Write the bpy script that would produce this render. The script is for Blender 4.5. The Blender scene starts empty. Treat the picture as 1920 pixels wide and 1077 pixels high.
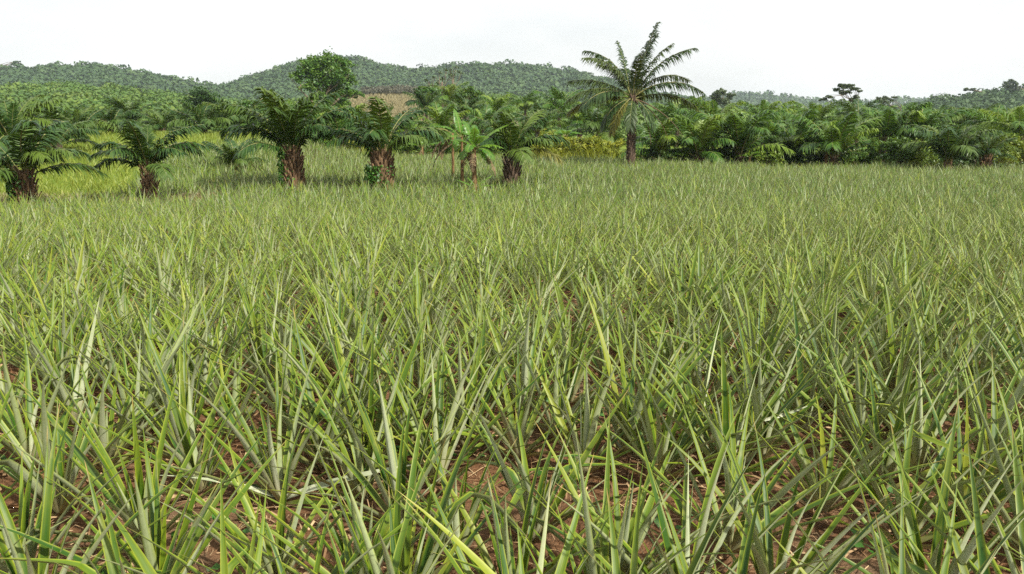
import bpy, math, random
import numpy as np
from mathutils import Vector, Matrix

R = math.radians
PI = math.pi
rng = np.random.default_rng(7)
random.seed(7)
scene = bpy.context.scene
C = scene.collection

# ------------------------------------------------------------------ camera, sky, sun, exposure
CAM_Z = 1.75
F_PX = 1493.0                                   # focal length in pixels of a 1920 px wide picture
PITCH = math.atan(303.5 / F_PX)
cam_d = bpy.data.cameras.new('camera')
cam_d.sensor_width = 36.0
cam_d.lens = 36.0 * F_PX / 1920.0
cam_d.clip_start = 0.05
cam_d.clip_end = 9000.0
cam = bpy.data.objects.new('camera', cam_d)
cam.location = (0, 0, CAM_Z)
cam.rotation_euler = (PI / 2 - PITCH, 0, 0)
C.objects.link(cam)
scene.camera = cam

SUN_AZ, SUN_EL = R(132), R(44)                   # clockwise from the viewing direction, and above the horizon
world = bpy.data.worlds.new('World')
scene.world = world
world.use_nodes = True
wn, wl = world.node_tree.nodes, world.node_tree.links
wn.clear()
w_out = wn.new('ShaderNodeOutputWorld')
w_bg = wn.new('ShaderNodeBackground'); w_bg.inputs['Strength'].default_value = 0.1
w_sky = wn.new('ShaderNodeTexSky'); w_sky.sky_type = 'NISHITA'; w_sky.sun_disc = False
w_sky.sun_elevation = SUN_EL; w_sky.sun_rotation = SUN_AZ
w_sky.air_density = 1.2; w_sky.dust_density = 3.0
w_tc = wn.new('ShaderNodeTexCoord')
w_map = wn.new('ShaderNodeMapping'); w_map.inputs['Scale'].default_value = (1.0, 1.0, 2.6)
w_noise = wn.new('ShaderNodeTexNoise'); w_noise.inputs['Scale'].default_value = 2.3
w_noise.inputs['Detail'].default_value = 6; w_noise.inputs['Roughness'].default_value = 0.55
w_ramp = wn.new('ShaderNodeValToRGB')
w_ramp.color_ramp.elements[0].position = 0.30; w_ramp.color_ramp.elements[0].color = (0.62, 0.62, 0.62, 1)
w_ramp.color_ramp.elements[1].position = 0.62; w_ramp.color_ramp.elements[1].color = (1, 1, 1, 1)
w_mix = wn.new('ShaderNodeMix'); w_mix.data_type = 'RGBA'
w_n2 = wn.new('ShaderNodeTexNoise'); w_n2.inputs['Scale'].default_value = 1.6; w_n2.inputs['Detail'].default_value = 5
w_cl = wn.new('ShaderNodeMix'); w_cl.data_type = 'RGBA'                # thin bright overcast over the blue
w_cl.inputs['A'].default_value = (6.1, 6.4, 6.7, 1); w_cl.inputs['B'].default_value = (9.3, 9.15, 8.9, 1)
wl.new(w_map.outputs[0], w_n2.inputs['Vector']); wl.new(w_n2.outputs['Fac'], w_cl.inputs['Factor'])
wl.new(w_cl.outputs['Result'], w_mix.inputs['B'])
wl.new(w_tc.outputs['Generated'], w_map.inputs['Vector'])
wl.new(w_map.outputs[0], w_noise.inputs['Vector'])
wl.new(w_noise.outputs['Fac'], w_ramp.inputs['Fac'])
wl.new(w_ramp.outputs['Color'], w_mix.inputs['Factor'])
wl.new(w_sky.outputs[0], w_mix.inputs['A'])
wl.new(w_mix.outputs['Result'], w_bg.inputs['Color'])
wl.new(w_bg.outputs[0], w_out.inputs['Surface'])

sun_d = bpy.data.lights.new('sun', 'SUN')
sun_d.energy = 5.0
sun_d.angle = R(1.8)
sun_d.color = (1.0, 0.95, 0.86)
sun = bpy.data.objects.new('sun', sun_d)
sdir = Vector((math.sin(SUN_AZ) * math.cos(SUN_EL), math.cos(SUN_AZ) * math.cos(SUN_EL), math.sin(SUN_EL)))
sun.rotation_euler = (-sdir).to_track_quat('-Z', 'Y').to_euler()
sun.location = (20, 10, 40)
C.objects.link(sun)

vs = scene.view_settings
vs.view_transform = 'Standard'; vs.look = 'None'; vs.exposure = 0.52; vs.gamma = 1.0
vs.use_curve_mapping = False
scene.render.engine = 'CYCLES'
cy = scene.cycles
cy.max_bounces = 4; cy.diffuse_bounces = 2; cy.glossy_bounces = 2; cy.transmission_bounces = 4
cy.volume_bounces = 1; cy.transparent_max_bounces = 8
cy.use_denoising = False
cy.adaptive_threshold = 0.006

# ------------------------------------------------------------------ helpers
ORD = ['first', 'second', 'third', 'fourth', 'fifth', 'sixth', 'seventh', 'eighth', 'ninth', 'tenth', 'eleventh',
       'twelfth', 'thirteenth', 'fourteenth', 'fifteenth', 'sixteenth', 'seventeenth', 'eighteenth', 'nineteenth', 'twentieth'] + ['twenty-' + k for k in
       ('first', 'second', 'third', 'fourth', 'fifth', 'sixth', 'seventh', 'eighth', 'ninth')] + ['thirtieth'] + ['thirty-' + k for k in
       ('first', 'second', 'third', 'fourth', 'fifth', 'sixth', 'seventh', 'eighth', 'ninth')]


def sstep(a, b, x):
    t = np.clip((np.asarray(x, float) - a) / (b - a), 0, 1)
    return t * t * (3 - 2 * t)


def H(x, y):
    """height of the ground"""
    x = np.asarray(x, float); y = np.asarray(y, float)
    h = -0.50 * sstep(6, 22, y)
    left = 1 - sstep(0, 15, x)
    h = h + 0.30 * left * sstep(26, 45, y) - 0.15 * (1 - left) * sstep(24, 40, y)
    h = h + 1.35 * sstep(-5.0, -13.0, x + 0.12 * (y - 36)) * sstep(25, 46, y)
    h = h + 0.030 * np.sin(x * 0.9 + 1.3) * np.cos(y * 0.7) + 0.02 * np.sin(x * 2.3 + y * 1.7)
    return h


def at(px, py, y):
    """world point at depth y (metres ahead of the camera) for a place in the photograph"""
    cp, sp = math.cos(PITCH), math.sin(PITCH)
    a = (px - 960) / F_PX; b = (538.5 - py) / F_PX
    dx, dy, dz = a, cp + b * sp, -sp + b * cp
    k = y / dy
    return Vector((dx * k, y, CAM_Z + dz * k))


def ground_px(px, y):
    """ground point at depth y below column px"""
    x = (px - 960) / F_PX * y
    for _ in range(6):
        z = float(H(x, y))
        dep = y * math.cos(PITCH) - (z - CAM_Z) * math.sin(PITCH)
        x = (px - 960) / F_PX * dep
    return Vector((x, y, float(H(x, y))))


def ground_at(px, py):
    """ground point seen at a pixel (near, flat field)"""
    cp, sp = math.cos(PITCH), math.sin(PITCH)
    a = (px - 960) / F_PX; b = (538.5 - py) / F_PX
    dx, dy, dz = a, cp + b * sp, -sp + b * cp
    k = CAM_Z / -dz
    return dx * k, dy * k


def mesh_np(name, V, quads=None, tris=None, col=None, mat=None, smooth=False):
    """mesh from numpy arrays; col = per-vertex float colour called 'leaf'"""
    V = np.ascontiguousarray(V, np.float32).reshape(-1, 3)
    q = np.zeros((0, 4), np.int32) if quads is None else np.asarray(quads, np.int32).reshape(-1, 4)
    t = np.zeros((0, 3), np.int32) if tris is None else np.asarray(tris, np.int32).reshape(-1, 3)
    me = bpy.data.meshes.new(name)
    me.vertices.add(len(V)); me.vertices.foreach_set('co', V.ravel())
    nl = q.size + t.size
    me.loops.add(nl)
    me.loops.foreach_set('vertex_index', np.concatenate([q.ravel(), t.ravel()]).astype(np.int32))
    me.polygons.add(len(q) + len(t))
    st = np.concatenate([np.arange(len(q)) * 4, q.size + np.arange(len(t)) * 3]).astype(np.int32)
    me.polygons.foreach_set('loop_start', st)
    me.update(calc_edges=True)
    me.validate()
    if smooth:
        me.polygons.foreach_set('use_smooth', np.ones(len(me.polygons), bool))
    if col is not None:
        a = me.attributes.new('leaf', 'FLOAT_COLOR', 'POINT')
        a.data.foreach_set('color', np.ascontiguousarray(col, np.float32).ravel())
    if mat is not None:
        me.materials.append(mat)
    return me


class Geo:
    """collects pieces of one mesh"""
    def __init__(s):
        s.V, s.Q, s.T, s.K, s.n = [], [], [], [], 0

    def add(s, V, q=None, t=None, col=None):
        V = np.asarray(V, float).reshape(-1, 3)
        if q is not None and len(q): s.Q.append(np.asarray(q).reshape(-1, 4) + s.n)
        if t is not None and len(t): s.T.append(np.asarray(t).reshape(-1, 3) + s.n)
        if col is None: col = np.zeros((len(V), 4))
        s.K.append(np.broadcast_to(np.asarray(col, float), (len(V), 4)))
        s.V.append(V); s.n += len(V)

    def mesh(s, name, mat, smooth=False):
        return mesh_np(name, np.concatenate(s.V), np.concatenate(s.Q) if s.Q else None,
                       np.concatenate(s.T) if s.T else None, np.concatenate(s.K), mat, smooth)


def tube(pts, rads, n=8, cap=True, jit=0.0):
    pts = np.asarray(pts, float); m = len(pts)
    d = np.gradient(pts, axis=0); d /= np.linalg.norm(d, axis=1)[:, None] + 1e-9
    ref = np.array([0.31, 0.95, 0.05])
    u = np.cross(d, ref); u /= np.linalg.norm(u, axis=1)[:, None] + 1e-9
    v = np.cross(d, u)
    a = np.arange(n) / n * 2 * PI
    rr = np.asarray(rads, float)[:, None] * (1 + jit * rng.standard_normal((m, n)))
    V = pts[:, None, :] + rr[..., None] * (np.cos(a)[None, :, None] * u[:, None, :] + np.sin(a)[None, :, None] * v[:, None, :])
    i = np.arange(m - 1)[:, None] * n; j = np.arange(n)[None, :]; k = (j + 1) % n
    q = np.stack([i + j, i + k, i + n + k, i + n + j], -1).reshape(-1, 4)
    V = V.reshape(-1, 3); t = None
    if cap:
        V = np.concatenate([V, pts[-1:]]); jj = np.arange(n)
        t = np.stack([(m - 1) * n + jj, (m - 1) * n + (jj + 1) % n, np.full(n, m * n)], -1)
    return V, q, t


def link(name, me, parent=None, loc=(0, 0, 0), rot=(0, 0, 0), scale=(1, 1, 1)):
    o = bpy.data.objects.new(name, me)
    C.objects.link(o)
    if parent is not None: o.parent = parent
    o.location = loc; o.rotation_euler = rot
    o.scale = scale if hasattr(scale, '__len__') else (scale,) * 3
    return o


def tag(o, label, cat, group=None, kind=None):
    o['label'] = label; o['category'] = cat
    if group: o['group'] = group
    if kind: o['kind'] = kind
    return o


def thing(name, label, cat, loc, group=None, rotz=0.0):
    o = bpy.data.objects.new(name, None)
    o.empty_display_size = 0.2
    C.objects.link(o)
    o.location = loc; o.rotation_euler = (0, 0, rotz)
    return tag(o, label, cat, group)


def structure(name, me, label=None, cat=None):
    o = link(name, me)
    o['kind'] = 'structure'
    if label: o['label'] = label
    if cat: o['category'] = cat
    return o


# ------------------------------------------------------------------ materials
class NT:
    def __init__(s, name):
        s.m = bpy.data.materials.new(name); s.m.use_nodes = True
        s.t = s.m.node_tree; s.n = s.t.nodes; s.l = s.t.links; s.n.clear()
        s.out = s.n.new('ShaderNodeOutputMaterial')

    def new(s, typ, **kw):
        nd = s.n.new(typ)
        for k, v in kw.items(): setattr(nd, k, v)
        return nd

    def put(s, sock, v):
        if isinstance(v, bpy.types.NodeSocket): s.l.new(v, sock)
        elif isinstance(v, tuple) and len(v) == 3 and sock.type == 'RGBA': sock.default_value = (*v, 1)
        else: sock.default_value = v

    def math(s, op, a, b=0.0, clamp=False):
        nd = s.new('ShaderNodeMath', operation=op, use_clamp=clamp)
        s.put(nd.inputs[0], a); s.put(nd.inputs[1], b)
        return nd.outputs[0]

    def mix(s, f, a, b, blend='MIX'):
        nd = s.new('ShaderNodeMix', data_type='RGBA', blend_type=blend)
        s.put(nd.inputs['Factor'], f); s.put(nd.inputs['A'], a); s.put(nd.inputs['B'], b)
        return nd.outputs['Result']

    def smooth(s, a, b, x):
        nd = s.new('ShaderNodeMapRange', interpolation_type='SMOOTHSTEP')
        s.put(nd.inputs['Value'], x); nd.inputs['From Min'].default_value = a; nd.inputs['From Max'].default_value = b
        return nd.outputs['Result']

    def noise(s, scale, detail=3, rough=0.5, vec=None, w=None):
        nd = s.new('ShaderNodeTexNoise')
        nd.inputs['Scale'].default_value = scale; nd.inputs['Detail'].default_value = detail
        nd.inputs['Roughness'].default_value = rough
        if vec is not None: s.l.new(vec, nd.inputs['Vector'])
        return nd.outputs['Fac']

    def pos(s):
        return s.new('ShaderNodeNewGeometry').outputs['Position']

    def attr(s):
        a = s.new('ShaderNodeAttribute'); a.attribute_name = 'leaf'
        sp = s.new('ShaderNodeSeparateColor'); s.l.new(a.outputs['Color'], sp.inputs[0])
        return sp.outputs[0], sp.outputs[1], sp.outputs[2], a.outputs['Alpha']

    def finish(s, col, rough=0.6, spec=0.4, transl=0.0, tcol=None, bump=None, bstr=0.3, bdist=0.02):
        b = s.new('ShaderNodeBsdfPrincipled')
        s.put(b.inputs['Base Color'], col); s.put(b.inputs['Roughness'], rough)
        s.put(b.inputs['Specular IOR Level'], spec)
        if bump is not None:
            bp = s.new('ShaderNodeBump'); bp.inputs['Strength'].default_value = bstr; bp.inputs['Distance'].default_value = bdist
            s.l.new(bump, bp.inputs['Height']); s.l.new(bp.outputs[0], b.inputs['Normal'])
        o = b.outputs[0]
        if transl:
            t = s.new('ShaderNodeBsdfTranslucent'); s.put(t.inputs[0], tcol if tcol is not None else col)
            mx = s.new('ShaderNodeMixShader'); mx.inputs[0].default_value = transl
            s.l.new(o, mx.inputs[1]); s.l.new(t.outputs[0], mx.inputs[2]); o = mx.outputs[0]
        s.l.new(o, s.out.inputs['Surface'])
        return s.m


def mat_pineapple():
    # leaf attribute: r along the leaf, g 0 keel .. 1 margin, b underside, a random
    s = NT('pineapple_leaf')
    v, u, side, rnd = s.attr()
    geo = s.new('ShaderNodeNewGeometry')
    under = s.math('MAXIMUM', side, geo.outputs['Backfacing'])
    oi = s.new('ShaderNodeObjectInfo')
    r = s.math('FRACT', s.math('ADD', rnd, oi.outputs['Random']))
    r2 = s.math('FRACT', s.math('MULTIPLY', r, 7.31))
    r3 = s.math('FRACT', s.math('MULTIPLY', r, 23.7))
    grain = s.noise(60, 3, 0.6, geo.outputs['Position'])
    blot = s.noise(9, 3, 0.5, geo.outputs['Position'])
    cv = s.new('ShaderNodeCombineXYZ')
    s.put(cv.inputs[0], s.math('MULTIPLY', u, 7.0)); s.put(cv.inputs[1], s.math('MULTIPLY', v, 1.6)); s.put(cv.inputs[2], s.math('MULTIPLY', r, 60.0))
    streak = s.noise(1.0, 4, 0.6, cv.outputs[0])
    cw = s.new('ShaderNodeCombineXYZ')
    s.put(cw.inputs[0], s.math('MULTIPLY', u, 1.2)); s.put(cw.inputs[1], s.math('MULTIPLY', v, 3.0)); s.put(cw.inputs[2], s.math('MULTIPLY', r, 90.0))
    along = s.noise(1.0, 3, 0.5, cw.outputs[0])
    top = s.mix(r, (0.014, 0.066, 0.004), (0.088, 0.156, 0.006))
    top = s.mix(s.math('MULTIPLY', s.smooth(0.35, 0.75, along), 0.48), top, (0.22, 0.25, 0.012))
    top = s.mix(s.math('MULTIPLY', s.smooth(0.88, 1.0, r2), 0.40), top, (0.36, 0.36, 0.03))
    top = s.mix(s.math('MULTIPLY', s.smooth(0.60, 1.0, u), 0.50), top, (0.38, 0.41, 0.022))
    und = s.mix(r2, (0.400, 0.465, 0.265), (0.660, 0.710, 0.490))
    und = s.mix(s.math('MULTIPLY', r3, 0.28), und, (0.34, 0.40, 0.060))
    und = s.mix(s.math('MULTIPLY', s.smooth(0.42, 0.62, streak), 0.30), und, (0.22, 0.30, 0.055))
    und = s.mix(s.math('MULTIPLY', s.smooth(0.55, 1.0, u), 0.55), und, (0.34, 0.40, 0.035))
    c = s.mix(under, top, und)
    # pale or reddish sheath, dry tip, blotches
    c = s.mix(s.math('MULTIPLY', s.smooth(0.28, 0.0, v), 0.60), c, (0.36, 0.27, 0.15))
    c = s.mix(s.math('MULTIPLY', s.smooth(0.86, 1.0, v), s.smooth(0.5, 0.9, r3)), c, (0.42, 0.25, 0.09))
    c = s.mix(s.math('MULTIPLY', s.smooth(0.58, 0.72, blot), 0.25), c, (0.36, 0.33, 0.10))
    c = s.mix(s.math('MULTIPLY', s.math('SUBTRACT', grain, 0.35), 0.45, True), c, (0.05, 0.09, 0.03))
    tc = s.mix(0.5, c, (0.36, 0.46, 0.04))
    return s.finish(c, rough=0.46, spec=0.35, transl=0.09, tcol=tc, bump=streak, bstr=0.25, bdist=0.003)


def mat_leaf(name, c0, c1, c2=None, rough=0.5, transl=0.25, tc=(0.25, 0.36, 0.03), patch=0.0, spec=0.45):
    # leaf attribute: r random per leaf, g random per clump
    s = NT(name)
    a, b, _, _ = s.attr()
    oi = s.new('ShaderNodeObjectInfo')
    r = s.math('FRACT', s.math('ADD', b, oi.outputs['Random']))
    c = s.mix(a, c0, c1)
    if c2: c = s.mix(s.math('MULTIPLY', s.smooth(0.45, 1.0, r), 0.75), c, c2)
    if patch:
        n = s.noise(patch, 4, 0.6, s.pos())
        c = s.mix(s.smooth(0.35, 0.7, n), c, s.mix(0.6, c, tuple(k * 1.15 for k in c1)))
    t = s.mix(0.5, c, tc)
    return s.finish(c, rough=rough, spec=spec, transl=transl, tcol=t)


def mat_bark(name, c0, c1, scale=14, bstr=0.7):
    s = NT(name)
    p = s.pos()
    mp = s.new('ShaderNodeMapping'); mp.inputs['Scale'].default_value = (1, 1, 0.35); s.l.new(p, mp.inputs[0])
    n = s.noise(scale, 5, 0.65, mp.outputs[0])
    a, b, _, _ = s.attr()
    c = s.mix(s.smooth(0.3, 0.7, n), c0, c1)
    c = s.mix(s.math('MULTIPLY', a, 0.7), c, tuple(k * 1.7 for k in c1))
    return s.finish(c, rough=0.9, spec=0.15, bump=n, bstr=bstr, bdist=0.03)


def mat_soil():
    s = NT('soil')
    p = s.pos()
    n1 = s.noise(1.1, 5, 0.6, p); n2 = s.noise(18, 6, 0.7, p); n3 = s.noise(90, 3, 0.6, p)
    c = s.mix(n2, (0.095, 0.046, 0.022), (0.270, 0.140, 0.068))
    c = s.mix(s.smooth(0.45, 0.75, n1), c, (0.20, 0.13, 0.075))
    c = s.mix(s.math('MULTIPLY', s.smooth(0.55, 0.75, n3), 0.6), c, (0.30, 0.22, 0.13))
    # farther off the ground between the trees is green weeds and grass
    sp = s.new('ShaderNodeSeparateXYZ'); s.l.new(p, sp.inputs[0])
    far = s.smooth(44, 50, s.math('ADD', sp.outputs[1], s.math('MULTIPLY', n1, 4)))
    lb = s.math('MULTIPLY', s.smooth(-9, -13, sp.outputs[0]), s.smooth(23, 26, sp.outputs[1]))
    g = s.mix(s.noise(3.0, 5, 0.7, p), (0.07, 0.12, 0.016), (0.20, 0.25, 0.030))
    c = s.mix(s.math('MAXIMUM', far, lb), c, g)
    h = s.math('ADD', n2, s.math('MULTIPLY', n3, 0.4))
    return s.finish(c, rough=0.95, spec=0.1, bump=h, bstr=0.9, bdist=0.04)


def mat_hill(name, c0, c1, c2):
    s = NT(name)
    p = s.pos()
    c = s.mix(s.noise(0.12, 6, 0.7, p), c0, c1)
    c = s.mix(s.smooth(0.5, 0.7, s.noise(0.02, 4, 0.6, p)), c, c2)
    return s.finish(c, rough=0.95, spec=0.05)


def mat_plain(name, c0, c1, scale=30, rough=0.8, transl=0.0, spec=0.2):
    s = NT(name)
    oi = s.new('ShaderNodeObjectInfo')
    a, b, _, _ = s.attr()
    n = s.noise(scale, 4, 0.6, s.pos())
    f = s.math('FRACT', s.math('ADD', s.math('ADD', s.math('MULTIPLY', n, 0.8), a), s.math('MULTIPLY', oi.outputs['Random'], 0.4)))
    c = s.mix(f, c0, c1)
    return s.finish(c, rough=rough, spec=spec, transl=transl)


M = dict(
    pine=mat_pineapple(),
    dry=mat_plain('dry_leaf', (0.16, 0.085, 0.035), (0.46, 0.33, 0.17), 12, 0.85),
    pale=mat_plain('pale_bleached_leaf', (0.30, 0.34, 0.20), (0.50, 0.52, 0.36), 25, 0.55, 0.1, 0.4),
    straw=mat_plain('straw', (0.16, 0.075, 0.03), (0.50, 0.36, 0.20), 6, 0.9),
    soil=mat_soil(),
    frond=mat_leaf('palm_frond', (0.016, 0.052, 0.013), (0.056, 0.112, 0.019), (0.110, 0.165, 0.020), 0.45, 0.20, (0.16, 0.24, 0.02), 0, 0.38),
    frond_far=mat_leaf('grove_frond', (0.032, 0.095, 0.014), (0.095, 0.185, 0.022), (0.200, 0.285, 0.022), 0.42, 0.25, (0.18, 0.30, 0.02), 0, 0.5),
    frond_bright=mat_leaf('bright_frond', (0.042, 0.108, 0.013), (0.110, 0.195, 0.020), (0.190, 0.255, 0.020), 0.42, 0.28, (0.25, 0.36, 0.02), 0, 0.5),
    frond_old=mat_leaf('worn_frond', (0.020, 0.050, 0.015), (0.054, 0.098, 0.024), (0.085, 0.115, 0.028), 0.45, 0.22, (0.22, 0.22, 0.03), 0, 0.45),
    frond_yellow=mat_leaf('yellowing_frond', (0.09, 0.10, 0.02), (0.20, 0.19, 0.035), None, 0.5, 0.3, (0.35, 0.30, 0.04)),
    frond_dead=mat_leaf('dead_frond', (0.080, 0.052, 0.028), (0.20, 0.135, 0.070), None, 0.85, 0.1, (0.3, 0.2, 0.1)),
    trunk=mat_bark('palm_trunk', (0.052, 0.033, 0.019), (0.165, 0.104, 0.056), 22),
    trunk_grey=mat_bark('grey_palm_trunk', (0.034, 0.024, 0.018), (0.115, 0.080, 0.054), 22),
    bark=mat_bark('bark', (0.09, 0.065, 0.045), (0.22, 0.17, 0.12), 10),
    rachis=mat_plain('frond_stalk', (0.11, 0.13, 0.035), (0.24, 0.22, 0.085), 8, 0.55),
    banana=mat_leaf('banana_leaf', (0.045, 0.140, 0.012), (0.105, 0.235, 0.020), (0.15, 0.26, 0.026), 0.38, 0.35, (0.34, 0.52, 0.04), 0, 0.5),
    banana_stem=mat_bark('banana_stem', (0.075, 0.045, 0.020), (0.24, 0.15, 0.065), 16, 0.5),
    bush=mat_leaf('bush_leaf', (0.038, 0.095, 0.016), (0.095, 0.185, 0.026), (0.16, 0.23, 0.030), 0.5, 0.28),
    bush_lime=mat_leaf('lime_bush_leaf', (0.065, 0.135, 0.014), (0.155, 0.235, 0.022), (0.25, 0.29, 0.03), 0.5, 0.28),
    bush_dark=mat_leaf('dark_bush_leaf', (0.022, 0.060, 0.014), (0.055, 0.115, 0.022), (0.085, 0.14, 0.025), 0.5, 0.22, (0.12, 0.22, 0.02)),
    bush_yellow=mat_leaf('yellow_bush_leaf', (0.13, 0.185, 0.014), (0.28, 0.31, 0.026), (0.38, 0.38, 0.035), 0.55, 0.30, (0.42, 0.44, 0.03)),
    vine=mat_leaf('vine_leaf', (0.035, 0.12, 0.016), (0.075, 0.21, 0.026), None, 0.45, 0.25),
    tree=mat_leaf('tree_leaf', (0.035, 0.100, 0.016), (0.085, 0.190, 0.028), (0.12, 0.21, 0.028), 0.5, 0.25),
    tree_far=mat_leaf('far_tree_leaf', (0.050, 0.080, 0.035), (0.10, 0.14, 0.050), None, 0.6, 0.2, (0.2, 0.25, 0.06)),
    wood_near=mat_leaf('slope_leaf', (0.030, 0.085, 0.012), (0.080, 0.150, 0.018), (0.150, 0.200, 0.024), 0.6, 0.2, (0.2, 0.3, 0.02), 0.03),
    wood_mid=mat_leaf('hill_leaf', (0.022, 0.056, 0.018), (0.044, 0.090, 0.024), (0.070, 0.118, 0.028), 0.7, 0.15, (0.10, 0.17, 0.03), 0.03),
    wood_dry=mat_leaf('dry_hill_leaf', (0.060, 0.066, 0.042), (0.105, 0.098, 0.064), None, 0.8, 0.1, (0.2, 0.15, 0.1)),
    grass=mat_leaf('grass_blade', (0.10, 0.17, 0.018), (0.21, 0.265, 0.032), (0.30, 0.32, 0.06), 0.55, 0.3, (0.45, 0.46, 0.04)),
    grass_dry=mat_leaf('dry_grass_blade', (0.18, 0.155, 0.075), (0.32, 0.275, 0.145), None, 0.8, 0.2, (0.4, 0.32, 0.12)),
    hill_green=mat_hill('hill_ground', (0.022, 0.050, 0.014), (0.050, 0.090, 0.022), (0.06, 0.09, 0.03)),
    hill_slope=mat_hill('slope_ground', (0.035, 0.075, 0.012), (0.085, 0.13, 0.020), (0.12, 0.14, 0.03)),
    hill_tan=mat_hill('clearing_ground', (0.14, 0.13, 0.06), (0.24, 0.21, 0.105), (0.15, 0.17, 0.05)),
)

# ------------------------------------------------------------------ ground
def make_ground():
    ys = np.concatenate([np.arange(-6, 14, 0.16), np.arange(14, 60, 0.6), np.geomspace(60, 1950, 40)])
    half = np.concatenate([np.arange(0, 9, 0.18), np.arange(9, 60, 1.2), np.geomspace(60, 1950, 30)])
    xs = np.concatenate([-half[::-1], half[1:]]) * 0.98
    X, Y = np.meshgrid(xs, ys)
    Z = H(X, Y)
    near = (np.abs(X) < 9) & (Y < 14)
    nz = 0.012 * np.sin(X * 9.1 + 2 * np.sin(Y * 4.3)) * np.cos(Y * 8.3) + 0.011 * rng.standard_normal(X.shape)
    Z = Z + np.where(near, nz, 0)
    V = np.stack([X, Y, Z], -1).reshape(-1, 3)
    n = len(xs); i = np.arange(len(ys) - 1)[:, None] * n; j = np.arange(n - 1)[None, :]
    q = np.stack([i + j, i + j + 1, i + n + j + 1, i + n + j], -1).reshape(-1, 4)
    return mesh_np('ground', V, q, None, None, M['soil'], True)


structure('ground', make_ground(), 'red brown soil under the pineapple field running back to the hills', 'ground')


# ------------------------------------------------------------------ hills and the woods on them
def crowns(cent, rad, m, squash=0.8, size=0.34, up=-0.25, cap=9.0):
    """many small tree crowns, each a shell of m leaf clumps"""
    N = len(cent)
    d = rng.standard_normal((N, m, 3)); d /= np.linalg.norm(d, axis=2)[..., None]
    d[..., 2] = np.where(d[..., 2] < up, -d[..., 2], d[..., 2])
    lump = 1 + 0.22 * np.sin(d[..., 0] * 4 + rng.uniform(0, 6, (N, 1))) * np.cos(d[..., 1] * 4 + rng.uniform(0, 6, (N, 1)))
    rr = rad[:, None] * rng.uniform(0.78, 1.06, (N, m)) * lump
    p = cent[:, None, :] + d * rr[..., None] * np.array([1, 1, squash])
    nrm = d + 0.36 * rng.standard_normal((N, m, 3)); nrm /= np.linalg.norm(nrm, axis=2)[..., None]
    t = np.cross(nrm, rng.standard_normal((N, m, 3))); t /= np.linalg.norm(t, axis=2)[..., None]
    b = np.cross(nrm, t)
    s = (np.minimum(rad * size, cap)[:, None] * rng.uniform(0.6, 1.25, (N, m)))[..., None]
    V = np.stack([p - t * s, p + b * s * 0.75, p + t * s, p - b * s * 0.75], 2).reshape(-1, 3)
    q = np.arange(N * m * 4).reshape(-1, 4)
    k = np.zeros((N, m, 4, 4))
    k[..., 0] = rng.uniform(0, 1, (N, m, 1)); k[..., 1] = rng.uniform(0, 1, (N, 1, 1))
    return V, q, k.reshape(-1, 4)


def hill(label, D, front, pts, tree_h, base, mat, xr=None, back=None):
    px = np.array([p[0] for p in pts], float); py = np.array([p[1] for p in pts], float)
    X0 = (px - 960) / F_PX * D
    Z0 = np.array([at(a, b, D).z for a, b in zip(px, py)]) - tree_h
    back = back or front * 0.8
    seed = rng.uniform(0, 9)

    def z(x, y):
        c = np.interp(x, X0, Z0)
        t = np.clip((y - (D - front)) / front, 0, 1)
        b = np.clip((D + back - y) / back, 0, 1)
        g = np.where(y <= D, t ** 1.5 * (1 - 0.12 * np.sin(t * PI)), b * b * (3 - 2 * b))
        n = 0.035 * np.sin(x / front * 9 + seed) * np.cos(y / front * 7 + seed) * g * np.where(y < D, 4 * t * (1 - t), 0)
        return base + (c - base) * (g + n)
    xs = np.linspace(X0.min(), X0.max(), 90); ys = np.linspace(D - front, D + back, 50)
    X, Y = np.meshgrid(xs, ys)
    V = np.stack([X, Y, z(X, Y)], -1).reshape(-1, 3)
    n = len(xs); i = np.arange(len(ys) - 1)[:, None] * n; j = np.arange(n - 1)[None, :]
    q = np.stack([i + j, i + j + 1, i + n + j + 1, i + n + j], -1).reshape(-1, 4)
    structure('hill', mesh_np('hill', V, q, None, None, mat, True), label, 'hill')
    return z, (X0.min(), X0.max(), D - front, D)


def wood(name, label, z, box, spacing, rad, m, mat, tree_lift=0.5, keep=None, ymax=None, size=0.34, low=None, cap=9.0, squash=0.75):
    x0, x1, y0, y1 = box
    y1 = ymax or y1 + spacing * 2
    nx, ny = int((x1 - x0) / spacing), int((y1 - y0) / spacing)
    X, Y = np.meshgrid(x0 + (np.arange(nx) + 0.5) * spacing, y0 + (np.arange(ny) + 0.5) * spacing)
    X = X.ravel() + rng.uniform(-.5, .5, X.size) * spacing; Y = Y.ravel() + rng.uniform(-.5, .5, Y.size) * spacing
    ok = (np.abs(X) < 0.70 * Y + 12)
    if keep is not None: ok &= keep(X, Y)
    X, Y = X[ok], Y[ok]
    if low is not None:                                             # the foot of a far hill lies behind the nearer trees
        ok = 235 - F_PX * (z(X, Y) + rad * 1.5 - CAM_Z) / Y < np.interp(960 + F_PX * X / Y, [p[0] for p in low], [p[1] for p in low])
        X, Y = X[ok], Y[ok]
    r = rad * rng.lognormal(-0.03, 0.27, len(X)); r = np.clip(r, rad * 0.55, rad * 1.7)
    cent = np.stack([X, Y, z(X, Y) + r * tree_lift], -1)
    V, q, k = crowns(cent, r, m, squash, size=size, cap=cap)
    o = link(name, mesh_np(name, V, q, None, k, mat))
    tag(o, label, 'woodland', None, 'stuff')
    return o


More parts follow.
